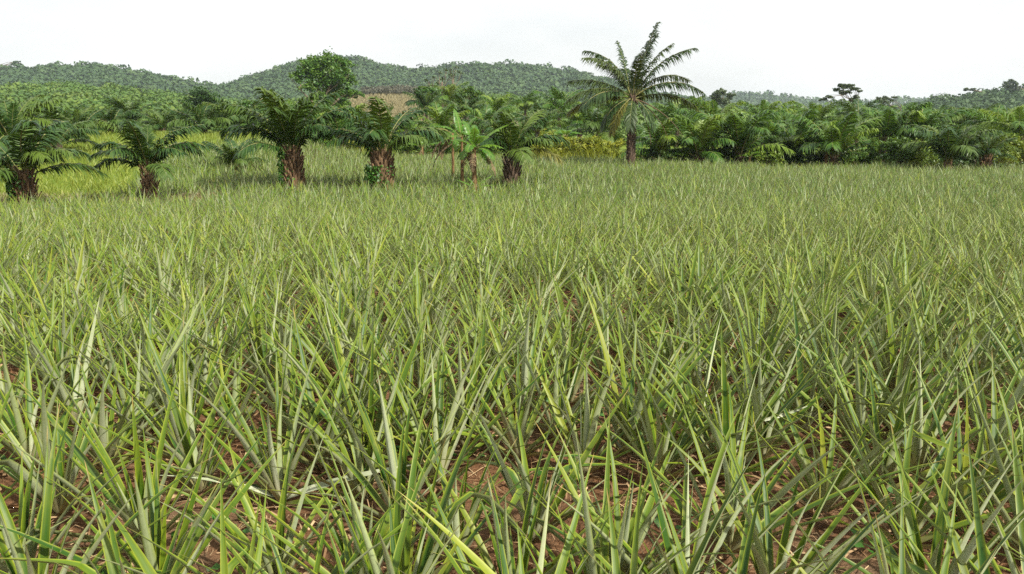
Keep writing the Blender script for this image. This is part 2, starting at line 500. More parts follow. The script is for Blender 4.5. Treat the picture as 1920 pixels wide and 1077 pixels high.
zA, bA = hill('long wooded hill at the far left under pale sky', 720, 330,
              [(-260, 128), (-100, 125), (0, 124), (60, 125), (130, 120), (210, 119), (260, 126), (330, 142), (400, 156), (440, 161), (520, 178), (620, 205), (760, 222)], 4.4, 4, M['hill_green'])
wood('woodland', 'dense green woodland covering the long hill at far left', zA, bA, 5.8, 4.7, 44, M['wood_mid'], tree_lift=0.3, squash=0.62, size=0.28, cap=1.45, low=[(0, 162), (250, 162), (400, 176), (600, 215)])
zB, bB = hill('broad round wooded hill rising behind the big leafy tree', 820, 380,
              [(330, 205), (400, 184), (450, 158), (500, 139), (540, 124), (600, 108), (650, 104), (700, 113), (745, 124), (780, 130), (830, 123), (900, 118), (960, 120), (1020, 123), (1075, 133), (1150, 152), (1230, 174), (1300, 191), (1400, 208), (1500, 222)], 4.6, 4, M['hill_green'])
wood('woodland', 'dense bluish green woodland covering the broad round hill', zB, bB, 6.6, 5.3, 40, M['wood_mid'], tree_lift=0.3, squash=0.62, size=0.28, cap=1.6, low=[(400, 185), (600, 190), (1000, 200), (1300, 212)])
zC, bC = hill('low hazy blue hill far off between tall palm and flat topped tree', 1500, 420,
              [(1150, 214), (1250, 198), (1330, 181), (1380, 172), (1420, 176), (1470, 184), (1530, 192), (1620, 190), (1700, 184), (1780, 188), (1900, 200), (2100, 210)], 8, 4, M['hill_green'], back=300)
wood('woodland', 'far woodland fading blue on the low hazy hill', zC, bC, 12, 7.5, 18, M['wood_mid'])
zD, bD = hill('dark wooded hill climbing out of the frame at right', 430, 250,
              [(1560, 224), (1650, 208), (1700, 197), (1750, 186), (1800, 178), (1850, 172), (1880, 168), (1920, 165), (2060, 152), (2250, 145)], 2.8, 1, M['hill_green'])
wood('woodland', 'dark green woodland covering the hill at the right edge', zD, bD, 4.6, 3.8, 64, M['wood_mid'], tree_lift=0.3, squash=0.65, size=0.25, cap=1.0, low=[(1600, 225), (1920, 225)])
zE, bE = hill('green shrubby slope in front of the far left hill', 300, 235,
              [(-300, 143), (-100, 146), (0, 151), (60, 149), (150, 141), (250, 146), (330, 158), (400, 166), (450, 172), (520, 180), (600, 194), (700, 216), (800, 228)], 6.4, 0.3, M['hill_slope'])
wood('woodland', 'bright green shrubs and small trees covering the upper near slope at left', zE, bE, 3.5, 2.7, 78, M['wood_near'], keep=lambda X, Y: Y > 150, size=0.20, cap=0.50, low=[(0, 226), (500, 226), (800, 218)])
wood('woodland', 'bright green shrubs at the foot of the near slope at left', zE, bE, 2.9, 1.5, 165, M['wood_near'], keep=lambda X, Y: (Y > 72) & (Y <= 150), ymax=150, size=0.15, cap=0.26)
zG, bG = hill('tan grassy rise with a clearing below the broad hill', 330, 230,
              [(520, 226), (600, 196), (660, 180), (720, 172), (780, 172), (840, 178), (950, 190), (1100, 205), (1250, 218), (1400, 228)], 0.6, 0.0, M['hill_tan'])


def clear_keep(X, Y):
    p = 960 + X / Y * F_PX
    return ~((p > 655) & (p < 800) & (Y > 118)) & (Y > 95)


wood('woodland', 'green trees and bushes on the rise around the tan clearing', zG, bG, 3.6, 2.2, 44, M['wood_near'], keep=clear_keep, size=0.23, cap=0.55, low=[(600, 196), (980, 206), (1060, 222), (1400, 228)])


def dry_keep(X, Y):
    p = 960 + X / Y * F_PX
    return (p > 690) & (p < 800) & (Y > 318)


wood('dry_brush', 'strip of purplish brown dry brush above the tan clearing', zG, (bG[0], bG[1], 300, 350), 2.2, 1.9, 110, M['wood_dry'], keep=dry_keep, tree_lift=0.5, ymax=350, size=0.16, cap=0.32)


def flat_keep(X, Y):
    p = 960 + X / Y * F_PX
    return ((p > 1030) & (Y > 90)) | ((p > 560) & (p <= 1030) & (Y > 74) & (Y < 105))


wood('woodland', 'green bush filling the gaps behind the oil palm grove', lambda x, y: H(x, y) + 0.4 * sstep(80, 200, y), (-60, 150, 70, 200), 3.0, 1.3, 100, M['wood_near'], keep=flat_keep, ymax=150, size=0.17, cap=0.26)


# ------------------------------------------------------------------ foliage, trees and bushes
def leaf_faces(p, size, updir=0.4, aspect=0.5):
    """leaf shaped quads at points p"""
    N = len(p)
    nrm = rng.standard_normal((N, 3)); nrm[:, 2] = np.abs(nrm[:, 2]) + updir
    nrm /= np.linalg.norm(nrm, axis=1)[:, None]
    t = np.cross(nrm, rng.standard_normal((N, 3))); t /= np.linalg.norm(t, axis=1)[:, None]
    b = np.cross(nrm, t)
    s = (size * rng.uniform(0.6, 1.3, N))[:, None]
    fold = nrm * s * 0.12
    V = np.stack([p - t * s * 0.5, p + b * s * 0.5 * aspect + fold, p + t * s * 0.5, p - b * s * 0.5 * aspect + fold], 1).reshape(-1, 3)
    return V, np.arange(N * 4).reshape(-1, 4)


def foliage(name, blobs, n, size, mat, fill=0.55, aspect=0.55):
    """leaves spread through blobs = (x, y, z, rx, ry, rz); dense towards the outside of each blob"""
    B = np.array(blobs, float)
    w = (B[:, 3] * B[:, 4] * B[:, 5]) ** 0.67; cnt = np.maximum((n * w / w.sum()).astype(int), 8)
    g = Geo()
    for b, c in zip(B, cnt):
        sub = max(5, int(c / 26))                                   # twigs: small clusters inside the blob
        d = rng.standard_normal((sub, 3)); d /= np.linalg.norm(d, axis=1)[:, None]
        cc = b[:3] + d * (rng.uniform(0, 1, (sub, 1)) ** fill) * b[3:6]
        idx = rng.integers(0, sub, c)
        p = cc[idx] + rng.standard_normal((c, 3)) * b[3:6] * 0.17
        V, q = leaf_faces(p, size, aspect=aspect)
        k = np.zeros((c, 4, 4)); k[..., 0] = rng.uniform(0, 1, (c, 1)); k[..., 1] = rng.uniform(0, 1, sub)[idx][:, None] * 0.6
        g.add(V, q, None, k.reshape(-1, 4))
    return g.mesh(name, mat)


def random_blobs(w, h, n, base=0.0, dw=None):
    dw = dw or w
    out = []
    for i in range(n):
        a = rng.uniform(0, 2 * PI); r = rng.uniform(0, 0.62) ** 0.7
        s = rng.uniform(0.26, 0.42)
        z = base + h * (s * 0.7 + rng.uniform(0, 1) * (1 - s * 1.4) * (1 - 0.55 * r))
        out.append((math.cos(a) * r * w / 2, math.sin(a) * r * dw / 2, z, s * w * 0.5, s * dw * 0.5, s * h * 0.62))
    return out


def make_bush(loc, w, h, label, mat='bush', n=900, size=0.16, group=None, cat='bush', name='bush', dw=None):
    t = thing(name, label, cat, loc, group)
    bl = random_blobs(w, h, 9, 0.05 * h, dw)
    link('foliage', foliage('foliage', bl, n, size, M[mat]), t)
    g = Geo()
    for b in bl[:6]:
        p = np.array([[b[0] * .15, b[1] * .15, -0.1], [b[0] * .5, b[1] * .5, b[2] * .55], [b[0], b[1], b[2]]])
        g.add(*tube(p, [0.035, 0.024, 0.012], 5))
    link('stems', g.mesh('stems', M['bark']), t)
    return t


def make_tree(loc, trunk, crown, label, mat='tree', n=5000, size=0.3, r0=0.16, group=None, name='leafy_tree', aspect=0.6, barkmat='bark'):
    """trunk = height of the fork; crown = blobs relative to loc"""
    t = thing(name, label, 'tree', loc, group)
    link('crown', foliage('crown', crown, n, size, M[mat], 0.6, aspect), t)
    g = Geo()
    lean = rng.uniform(-.15, .15, 2)
    zz = np.linspace(-0.3, trunk, 6)
    tp = np.stack([lean[0] * zz / trunk * 0.6 + .05 * np.sin(zz * 1.7), lean[1] * zz / trunk * .6, zz], -1)
    g.add(*tube(tp, np.linspace(r0 * 1.25, r0 * 0.72, 6), 9, jit=0.05))
    link('trunk', g.mesh('trunk', M[barkmat], True), t)
    for b in crown:
        e = np.array(b[:3]); s = tp[-1] - np.array([0, 0, rng.uniform(0, 0.25) * trunk])
        mid = s * 0.45 + e * 0.55 + np.array([0, 0, -0.12 * (e[2] - s[2])]) + rng.standard_normal(3) * 0.08 * np.linalg.norm(e - s)
        g = Geo(); g.add(*tube(np.array([s, s * .75 + mid * .25, mid, e]), [r0 * .5, r0 * .42, r0 * .28, r0 * .09], 6))
        for _ in range(3):
            e2 = e + rng.standard_normal(3) * np.array(b[3:6]) * 0.55
            g.add(*tube(np.array([mid, mid * .4 + e2 * .6 + rng.standard_normal(3) * .05, e2]), [r0 * .2, r0 * .13, r0 * .04], 5))
        link('limb', g.mesh('limb', M[barkmat], True), t)
    return t


# ------------------------------------------------------------------ oil palms
def frond_geo(L, e0, e1, nl=52, ll=0.30, seed=0, ragged=0.0, droop=0.5, bend=0.0, wid=0.026, pw=1.3):
    """frond growing towards +X; e0, e1 = elevation of the stalk at base and tip; two Geos: leaflets and stalk"""
    r = np.random.default_rng(seed)
    ts = np.linspace(0, 1, 25)
    el = e0 + (e1 - e0) * ts ** pw
    az = bend * ts ** 1.6
    d = np.stack([np.cos(el) * np.cos(az), np.cos(el) * np.sin(az), np.sin(el)], -1)
    P = np.concatenate([[[0, 0, 0]], np.cumsum((d[1:] + d[:-1]) / 2 * (L / 24), axis=0)])
    st = Geo()
    ii = [0, 2, 4, 7, 10, 13, 16, 19, 22, 24]
    st.add(*tube(P[ii], 0.020 * L / 2 * (1 - ts[ii] * 0.86) + 0.004, 5), col=(0.4, 0, 0, 0))
    lf = Geo()
    t = np.concatenate([np.linspace(0.14, 0.99, nl)] * 2) + r.normal(0, 0.006, nl * 2)
    t = np.clip(t, 0.12, 1.0)
    sg = np.concatenate([np.ones(nl), -np.ones(nl)])
    keep = np.ones(nl * 2, bool)
    if ragged:
        keep = r.uniform(0, 1, nl * 2) > ragged * 0.55
    t, sg = t[keep], sg[keep]; n = len(t)
    base = np.stack([np.interp(t, ts, P[:, k]) for k in range(3)], -1)
    tan = np.stack([np.interp(t, ts, d[:, k]) for k in range(3)], -1)
    tan /= np.linalg.norm(tan, axis=1)[:, None]
    side = np.cross(tan, np.array([0, 0, 1.0])); bad = np.linalg.norm(side, axis=1) < 0.05
    side[bad] = [0, -1, 0]; side /= np.linalg.norm(side, axis=1)[:, None]
    nor = np.cross(side, tan)
    fw = 0.42 + 0.75 * t + r.normal(0, 0.12, n)
    lift = r.choice([-0.15, 0.1, 0.36], n) + r.normal(0, 0.07, n)
    dr = side * sg[:, None] + tan * fw[:, None] + nor * lift[:, None]
    dr /= np.linalg.norm(dr, axis=1)[:, None]
    ln = ll * L / 2 * (0.55 + 1.1 * np.sin(np.clip((t - 0.05) / 0.95, 0, 1) * PI) ** 0.8 * 0.9) * r.uniform(0.8, 1.15, n)
    if ragged: ln *= r.uniform(1 - ragged * 0.7, 1.05, n)
    g = np.array([0, 0, -1.0])
    dd = (droop * r.uniform(0.7, 1.3, n))[:, None]
    p1 = base + dr * (ln * 0.5)[:, None] + g * (ln[:, None] * 0.18 * dd)
    p2 = base + dr * (ln * 0.92)[:, None] + g * (ln[:, None] * 0.75 * dd)
    wv = np.cross(dr, nor + 0.22 * r.standard_normal((n, 3))); wv /= np.linalg.norm(wv, axis=1)[:, None]
    w = (wid * (L / 2) ** 0.5 * r.uniform(0.75, 1.25, n))[:, None]
    V = np.stack([base - wv * w * .35, base + wv * w * .35, p1 + wv * w * .5, p1 - wv * w * .5, p2], 1)
    b = np.arange(n)[:, None] * 5
    k = np.zeros((n, 5, 4)); k[..., 0] = r.uniform(0, 1, (n, 1)); k[..., 1] = 0
    lf.add(V.reshape(-1, 3), b + np.array([0, 1, 2, 3]), b + np.array([3, 2, 4]), k.reshape(-1, 4))
    return lf, st


FROND = {}


def frond_meshes(key, **kw):
    if key not in FROND:
        lf, st = frond_geo(**kw)
        # leaflets and stalk in one mesh, two materials
        nq, ntr = sum(map(len, lf.Q)), sum(map(len, lf.T))
        g = Geo()
        V = np.concatenate(lf.V); g.add(V, np.concatenate(lf.Q), np.concatenate(lf.T), np.concatenate(lf.K))
        FROND[key] = (g, st)
    return FROND[key]


FM = {}


def frond_mesh(kind, seed, leafmat):
    """shared meshes, 2 m long, for kinds of carriage"""
    k = (kind, seed, leafmat)
    if k in FM: return FM[k]
    par = {'spear': (80, 58, 0.3), 'up': (68, 4, 0.7), 'mid': (60, -34, 0.75), 'low': (34, -46, 0.7), 'hang': (5, -78, 0.55),
           'side': (20, -25, 0.6)}[kind]
    e0, e1, dr = par
    rr = random.Random(seed * 31 + len(kind))
    lf, st = frond_geo(2.0, R(e0 + rr.uniform(-5, 5)), R(e1 + rr.uniform(-9, 9)), 50, 0.37, seed * 7 + len(kind), 0.06, dr, rr.uniform(-.35, .35), 0.056)
    FM[k] = join_two(lf, st, leafmat)
    return FM[k]


def join_two(lf, st, leafmat, stalkmat='rachis'):
    g = Geo()
    g.add(np.concatenate(lf.V), np.concatenate(lf.Q), np.concatenate(lf.T), np.concatenate(lf.K))
    g.add(np.concatenate(st.V), np.concatenate(st.Q), np.concatenate(st.T), np.concatenate(st.K))
    me = g.mesh('frond', M[leafmat])
    me.materials.append(M[stalkmat])
    nlq, nst = len(np.concatenate(lf.Q)), len(np.concatenate(st.Q))
    nlt, nstt = len(np.concatenate(lf.T)), len(np.concatenate(st.T))
    mi = np.concatenate([np.zeros(nlq), np.ones(nst), np.zeros(nlt), np.ones(nstt)]).astype(np.int32)
    me.polygons.foreach_set('material_index', mi)
    return me


def trunk_mesh(h, r, mat, seed=0, stub=0.2, rows=None):
    """stem clothed in cut leaf bases"""
    rr = np.random.default_rng(seed)
    g = Geo()
    z = np.linspace(-0.4, h, 7)
    core = np.stack([0.03 * np.sin(z * 2 + seed), 0.03 * np.cos(z * 1.7 + seed), z], -1)
    prof = r * np.interp(np.linspace(0, 1, 7), [0, .3, .75, 1], [0.84, 0.9, 0.86, 0.6])
    g.add(*tube(core, prof, 12, jit=0.06))
    n = rows or max(14, int(h * 70 * (r / 0.3)))
    for i in range(n):
        a = i * 2.39996 + rr.normal(0, 0.12); zz = -0.05 + (h + 0.03) * (i + 0.5) / n
        rad = np.interp(zz / max(h, .01), [0, .3, .75, 1], [0.84, 0.9, 0.86, 0.6]) * r
        L = stub * rr.uniform(0.55, 1.35); out = rr.uniform(0.35, 0.85)
        w = 0.052 * rr.uniform(0.7, 1.2); th = 0.03
        ca, sa = math.cos(a), math.sin(a)
        e = np.array([ca, sa, 0]); s = np.array([-sa, ca, 0]); u = np.array([0, 0, 1.])
        b0 = e * (rad - 0.04) + u * zz
        b1 = b0 + e * (0.03 + L * out * 0.55) + u * L
        nn = e * 0.8 - u * 0.5
        V = [b0 - s * w, b0 + s * w, b0 + s * w * .6 + nn * th * 1.6, b0 - s * w * .6 + nn * th * 1.6,
             b1 - s * w * .5, b1 + s * w * .5, b1 + s * w * .3 + nn * th, b1 - s * w * .3 + nn * th]
        g.add(V, [[0, 1, 5, 4], [1, 2, 6, 5], [2, 3, 7, 6], [3, 0, 4, 7], [4, 5, 6, 7]], None, (rr.uniform(0, 0.8), 0, 0, 0))
    return g.mesh('trunk', M[mat])


def vine_mesh(h, r, side, n=520, size=0.09):
    g = Geo()
    a = side + rng.normal(0, 0.7, n); z = rng.uniform(0.05, 1, n) * h
    rad = r * rng.uniform(0.95, 1.4, n)
    p = np.stack([np.cos(a) * rad, np.sin(a) * rad, z], -1)
    V, q = leaf_faces(p, size, 0.2, 0.8)
    k = np.zeros((n, 4, 4)); k[..., 0] = rng.uniform(0, 1, (n, 1))
    g.add(V, q, None, k.reshape(-1, 4))
    return g.mesh('climbing_vine', M['vine'])


def make_palm(loc, trunk_h, trunk_r, L, mix, label, leafmat='frond', trunkmat='trunk', seed=0, group=None, petiole=True, vine=None, extra=(), name='oil_palm', rows=None):
    """mix = list of (kind, count)"""
    t = thing(name, label, 'palm', loc, group)
    rr = random.Random(seed)
    link('trunk', trunk_mesh(trunk_h, trunk_r * 0.9, trunkmat, seed, stub=0.24, rows=rows), t)
    top = trunk_h - 0.05
    a = rr.uniform(0, 6.28)
    for kind, cnt in mix:
        for i in range(cnt):
            a += 2.39996 + rr.uniform(-.25, .25)
            sc = L / 2.0 * rr.uniform(0.86, 1.12) * {'spear': 0.7, 'up': 1.14}.get(kind, 1.0)
            off = {'spear': .03, 'up': .08, 'mid': .13, 'low': .17, 'hang': .17, 'side': .16}[kind] * trunk_r / 0.3
            zz = top + {'spear': .0, 'up': -.02, 'mid': -.06, 'low': -.10, 'hang': -.06, 'side': -.12}[kind]
            link('frond', frond_mesh(kind, rr.randrange(4), leafmat), t, (math.cos(a) * off, math.sin(a) * off, zz),
                 (rr.uniform(-.12, .12), rr.uniform(-.10, .10), a), sc)
    for kind, az, s_, mt in extra:
        off = 0.13 * trunk_r / 0.3
        link('frond', frond_mesh(kind, rr.randrange(4), mt), t, (math.cos(az) * off, math.sin(az) * off, top - 0.06), (rr.uniform(-.1, .1), 0, az), s_ * L / 2)
    if vine is not None:
        link('climbing_vine', vine_mesh(trunk_h * vine[1], trunk_r, vine[0]), t)
    return t


def palm_px(px, y, py_crown, L, mix, label, trunk_r=0.28, **kw):
    g = ground_px(px, y)
    th = max(0.25, at(px, py_crown, y).z - g.z)
    return make_palm(g, th, trunk_r, L, mix, label, **kw)


FULL = [('spear', 2), ('up', 5), ('mid', 6), ('low', 2)]
FOUNTAIN = [('spear', 3), ('up', 7), ('mid', 5), ('low', 1)]
BUSHY = [('spear', 2), ('up', 5), ('mid', 5), ('low', 3)]
UPRIGHT = [('spear', 6), ('up', 9), ('mid', 3)]

EDGE = 'young oil palms standing in the pineapple field'
palm_px(52, 21.0, 320, 1.85, [('up', 5), ('mid', 8), ('low', 2)], 'stout oil palm with vine on its trunk, at the left edge of the field', 0.30, seed=11, group=EDGE, vine=(3.6, 0.95))
palm_px(283, 23.0, 309, 1.7, [('spear', 2), ('up', 6), ('mid', 6), ('low', 2)], 'small oil palm with bare reddish trunk, second from left in the field', 0.205, seed=6, group=EDGE, extra=[('mid', 0.1, 1.1, 'frond'), ('mid', PI - 0.2, 1.1, 'frond')])
palm_px(440, 32.0, 312, 1.35, [('spear', 2), ('up', 9), ('mid', 4)], 'knee-high trunkless young oil palm between two larger palms', 0.12, seed=8, group=EDGE)
palm_px(553, 26.3, 281, 2.2, [('spear', 3), ('up', 9), ('mid', 4), ('low', 1)], 'large dark oil palm with red brown stump-like trunk and vine on its edge', 0.36, seed=3, group=EDGE, vine=(PI, 1.1), extra=[('mid', PI, 1.15, 'frond'), ('up', PI - .3, 1.1, 'frond'), ('up', 0.15, 1.0, 'frond')])
palm_px(718, 26.0, 284, 2.05, [('spear', 2), ('up', 6), ('mid', 7), ('low', 1)], 'oil palm with swollen barrel trunk of cut leaf bases, right of the dark palm', 0.42, seed=21, group=EDGE, vine=(4.0, 0.7), extra=[('mid', 0.05, 1.1, 'frond'), ('mid', PI, 1.1, 'frond')])
palm_px(960, 27.5, 289, 1.9, [('spear', 2), ('up', 7), ('mid', 5), ('low', 1)], 'oil palm with shaggy dark spiky trunk, right of the banana plants', 0.31, seed=14, group=EDGE, trunkmat='trunk_grey', extra=[('mid', 0.0, 1.1, 'frond'), ('low', -0.5, 0.95, 'frond_yellow')])


# the tall palm ------------------------------------------------
def tall_palm():
    g = ground_px(1182, 38.0)
    top = at(1188, 178, 38.0)
    t = thing('tall_oil_palm', 'tall lone oil palm with ragged wind-torn crown against the sky', 'palm', g)
    h = top.z - g.z
    link('trunk', trunk_mesh(h, 0.20, 'trunk_grey', 77, 0.15, 170), t)
    # az (0 = to the right, pi/2 = away), base elevation, tip elevation, length, kind, ragged
    fr = [(0.35, 80, 62, 3.5, 'frond_old', .1), (0.1, 86, 52, 3.0, 'frond_old', .1), (2.6, 80, 66, 2.6, 'frond_old', .15),
          (2.9, 76, 5, 3.2, 'frond_old', .25), (3.3, 72, -8, 3.1, 'frond_old', .35), (0.2, 74, 30, 3.0, 'frond_old', .5),
          (-0.2, 64, 8, 3.5, 'frond_old', .6), (0.3, 50, -28, 3.2, 'frond_old', .6), (-0.1, 36, -40, 3.4, 'frond_old', .5),
          (0.15, 18, -38, 3.2, 'frond_old', .6), (3.05, 34, -12, 3.0, 'frond_old', .4), (3.3, 24, -40, 3.2, 'frond_old', .2),
          (2.9, 12, -42, 3.1, 'frond_yellow', .2), (3.6, 20, -50, 2.9, 'frond_old', .15), (3.9, -25, -84, 2.1, 'frond_yellow', .1),
          (4.5, -25, -86, 1.9, 'frond_old', .05), (5.6, -30, -84, 1.8, 'frond_old', .1),
          (1.7, 60, -10, 3.0, 'frond_old', .3), (1.3, 30, -40, 2.8, 'frond_old', .3), (4.7, 70, 15, 2.6, 'frond_old', .3), (2.2, 55, 5, 3.0, 'frond_old', .4),
          (3.5, -15, -80, 2.1, 'frond_old', .1)]
    for i, (az, e0, e1, L, mt, rg) in enumerate(fr):
        lf, st = frond_geo(L, R(e0), R(e1), 92, 0.29, 500 + i, rg * 0.45, 0.85, 0.15 * math.sin(i * 2.1), 0.046, pw=1.2)
        me = join_two(lf, st, mt, 'rachis')
        link('frond', me, t, (math.cos(az) * .12, math.sin(az) * .12, h - 0.05 - (0.12 if e0 < 20 else 0)), (0, 0, az))
    for i, (az, e0, e1, L) in enumerate([(0.1, -30, -75, 2.6), (-0.4, -20, -60, 2.9), (5.5, -50, -85, 2.3), (0.6, -45, -80, 2.4)]):
        lf, st = frond_geo(L, R(e0), R(e1), 20, 0.06, 900 + i, 0.9, 1.0, 0.1, 0.02)
        o = link('dead_frond', join_two(lf, st, 'frond_dead', 'frond_dead'), t, (math.cos(az) * .15, math.sin(az) * .15, h - 0.2), (0, 0, az))
        o['label'] = 'bare dead frond stalk hanging from the crown'


tall_palm()

# palms of the grove behind: column, distance, height of crown base in the photo, frond length
grove = [
    (28, 34, 258, 2.4, FULL), (108, 37, 262, 1.8, BUSHY), (208, 50, 250, 1.9, FULL), (246, 76, 226, 2.7, FOUNTAIN),
    (305, 56, 246, 1.7, BUSHY), (382, 48, 258, 1.9, FULL), (458, 50, 254, 2.3, FULL), (152, 46, 262, 1.7, FULL), (335, 62, 240, 1.9, FOUNTAIN), (418, 64, 236, 2.0, FULL),
    (640, 44, 252, 2.3, BUSHY), (586, 68, 224, 2.2, FOUNTAIN), (690, 80, 226, 1.5, BUSHY), (762, 66, 238, 1.6, BUSHY),
    (800, 96, 200, 2.8, FOUNTAIN), (838, 120, 192, 3.8, FOUNTAIN), (872, 84, 212, 2.5, FULL), (828, 52, 246, 2.2, FULL),
    (908, 58, 240, 2.2, FULL), (935, 88, 212, 2.6, FOUNTAIN), (985, 110, 202, 2.9, FULL), (1048, 92, 206, 2.8, FOUNTAIN),
    (1008, 62, 240, 2.1, BUSHY), (1086, 66, 228, 2.2, FULL), (1122, 56, 246, 2.1, BUSHY), (1146, 100, 204, 2.6, FOUNTAIN),
    (1236, 44.5, 282, 1.9, BUSHY), (1268, 76, 226, 2.4, FOUNTAIN), (1308, 44, 282, 2.1, BUSHY), (1338, 70, 232, 2.4, FULL),
    (1386, 44.5, 280, 2.5, FOUNTAIN), (1430, 76, 226, 2.4, FULL), (1446, 47, 272, 2.0, BUSHY), (1490, 45, 278, 2.0, FULL),
    (1524, 76, 230, 2.2, FOUNTAIN), (1560, 42.8, 288, 2.1, FOUNTAIN), (1604, 72, 230, 2.3, FULL), (1652, 48, 256, 2.1, FOUNTAIN),
    (1694, 76, 230, 2.2, FULL), (1718, 48, 262, 2.3, FOUNTAIN), (1808, 72, 236, 2.4, FULL), (1862, 64, 246, 2.2, BUSHY),
    (1908, 58, 252, 2.4, FULL)]


def near_thing(px):
    if px < 150: return 'behind the stout left palm'
    if px < 430: return 'behind the small reddish palm'
    if px < 700: return 'behind the large dark palm'
    if px < 1000: return 'behind banana plants or barrel palm'
    if px < 1200: return 'behind the yellow tall grass'
    if px < 1500: return 'in the dark grove'
    return 'in the grove near the right edge'


by = {}
for row in sorted(grove): by.setdefault(near_thing(row[0]), []).append(row)
for where, rows in by.items():
    for i, (px, y, pc, L, mix) in enumerate(rows):
        leafmat = (['frond'] * 3 if px < 480 else ['frond_far', 'frond', 'frond_far'] if y < 52 else ['frond_far', 'frond_bright', 'frond'])[(int(px) * 7 + int(y)) % 3]
        look = 'bushy' if mix is BUSHY else 'fountain-shaped' if mix is FOUNTAIN else 'arching'
        palm_px(px, y, pc + 6, L * (1.3 if px > 1200 else 1.2 if px > 1000 else 1.08), mix, f'{look} oil palm {where}, {ORD[i]} from left', 0.24, leafmat=leafmat, trunkmat='trunk_grey',
                seed=int(px), group='oil palms of the grove behind the field', rows=24)

palm_px(1775, 39.0, 304, 2.35, UPRIGHT, 'trunkless oil palm with upright fanned fronds at the right field edge', 0.15, seed=33, group=EDGE, extra=[('up', 0.1, 1.0, 'frond'), ('mid', 0.0, 0.9, 'frond')], rows=30)
palm_px(1846, 39.5, 290, 1.35, BUSHY, 'small oil palm with short brown stump, rightmost at the field edge', 0.30, seed=44, group=EDGE, rows=40)


# ------------------------------------------------------------------ banana plants
def banana_leaf_geo(L, W, e0, e1, seed, torn=0.3, fold=0.25):
    r = np.random.default_rng(seed)
    n = 14
    ts = np.linspace(0, 1, n)
    el = e0 + (e1 - e0) * ts ** 1.4
    d = np.stack([np.cos(el), 0 * el, np.sin(el)], -1)
    P = np.concatenate([[[0, 0, 0]], np.cumsum((d[1:] + d[:-1]) / 2 * L / (n - 1), axis=0)])
    nor = np.stack([-np.sin(el), 0 * el, np.cos(el)], -1)
    g = Geo()
    w = W * np.where(ts < 0.16, 0.03, np.sin(np.clip((ts - 0.13) / 0.87, 0, 1) ** 0.75 * PI) ** 0.55)
    for sg in (1, -1):
        for i in range(2, n - 1):
            # each strip of blade between two side veins, torn apart in places
            a, b = P[i], P[i + 1]
            wa, wb = w[i] * r.uniform(0.9, 1.05), w[i + 1] * r.uniform(0.9, 1.05)
            gap = r.uniform(0, torn) * 0.03
            sag = fold * r.uniform(0.2, 1.6)
            y = np.array([0, sg, 0.])
            ea = a + y * wa * .5 + nor[i] * wa * .12 + d[i] * (gap + wa * .18); eb = b + y * wb * .5 + nor[i + 1] * wb * .12 + d[i + 1] * (wb * .18 - gap)
            fa = a + y * wa * .95 - np.array([0, 0, wa * sag]) + d[i] * (gap + wa * .35); fb = b + y * wb * .95 - np.array([0, 0, wb * sag]) + d[i + 1] * (wb * .35 - gap)
            V = [a, b, eb, ea, fb, fa]
            k = (r.uniform(0, 1), 0, 0, 0)
            g.add(V, [[0, 1, 2, 3], [3, 2, 4, 5]] if sg < 0 else [[3, 2, 1, 0], [5, 4, 2, 3]], None, k)
    rib = Geo(); rib.add(*tube(P, 0.028 * (1 - ts * .85) * W / 0.3, 5), col=(0.3, 0, 0, 0))
    return g, rib


def banana(loc, h, label, leaves, stem_r=0.075, seed=0, mat='banana', stem=True, dead=2, group='banana plants at the field edge', name='banana_plant', lean=0.0):
    t = thing(name, label, 'banana plant', loc, group)
    g = Geo()
    z = np.linspace(-0.2, h, 7)
    P = np.stack([lean * (z / max(h, .1)) ** 2, 0.02 * np.sin(z * 3), z], -1)
    g.add(*tube(P, stem_r * np.linspace(1.2, .62, 7), 10, jit=0.05))
    link('stem', g.mesh('stem', M['banana_stem'], True), t)
    for i, (az, e0, e1, L, W) in enumerate(leaves):
        lf, rb = banana_leaf_geo(L, W, R(e0), R(e1), seed * 50 + i)
        me = join_two_q(lf, rb, mat)
        link('leaf', me, t, (lean + math.cos(az) * .02, math.sin(az) * .02, h - 0.04), (0, 0, az))
    for i in range(dead):
        az = rng.uniform(0, 6.28)
        lf, rb = banana_leaf_geo(h * rng.uniform(.5, .8), 0.12, R(-20), R(-88), seed * 77 + i, 0.8, 0.6)
        o = link('dead_leaf', join_two_q(lf, rb, 'frond_dead'), t, (lean + math.cos(az) * .05, math.sin(az) * .05, h - 0.12), (0, 0, az))
    return t


def join_two_q(lf, st, leafmat):
    g = Geo()
    g.add(np.concatenate(lf.V), np.concatenate(lf.Q), None, np.concatenate(lf.K))
    g.add(np.concatenate(st.V), np.concatenate(st.Q), np.concatenate(st.T), np.concatenate(st.K))
    me = g.mesh('leaf', M[leafmat]); me.materials.append(M['rachis'])
    a, b, c = len(np.concatenate(lf.Q)), len(np.concatenate(st.Q)), len(np.concatenate(st.T))
    me.polygons.foreach_set('material_index', np.concatenate([np.zeros(a), np.ones(b), np.ones(c)]).astype(np.int32))
    return me


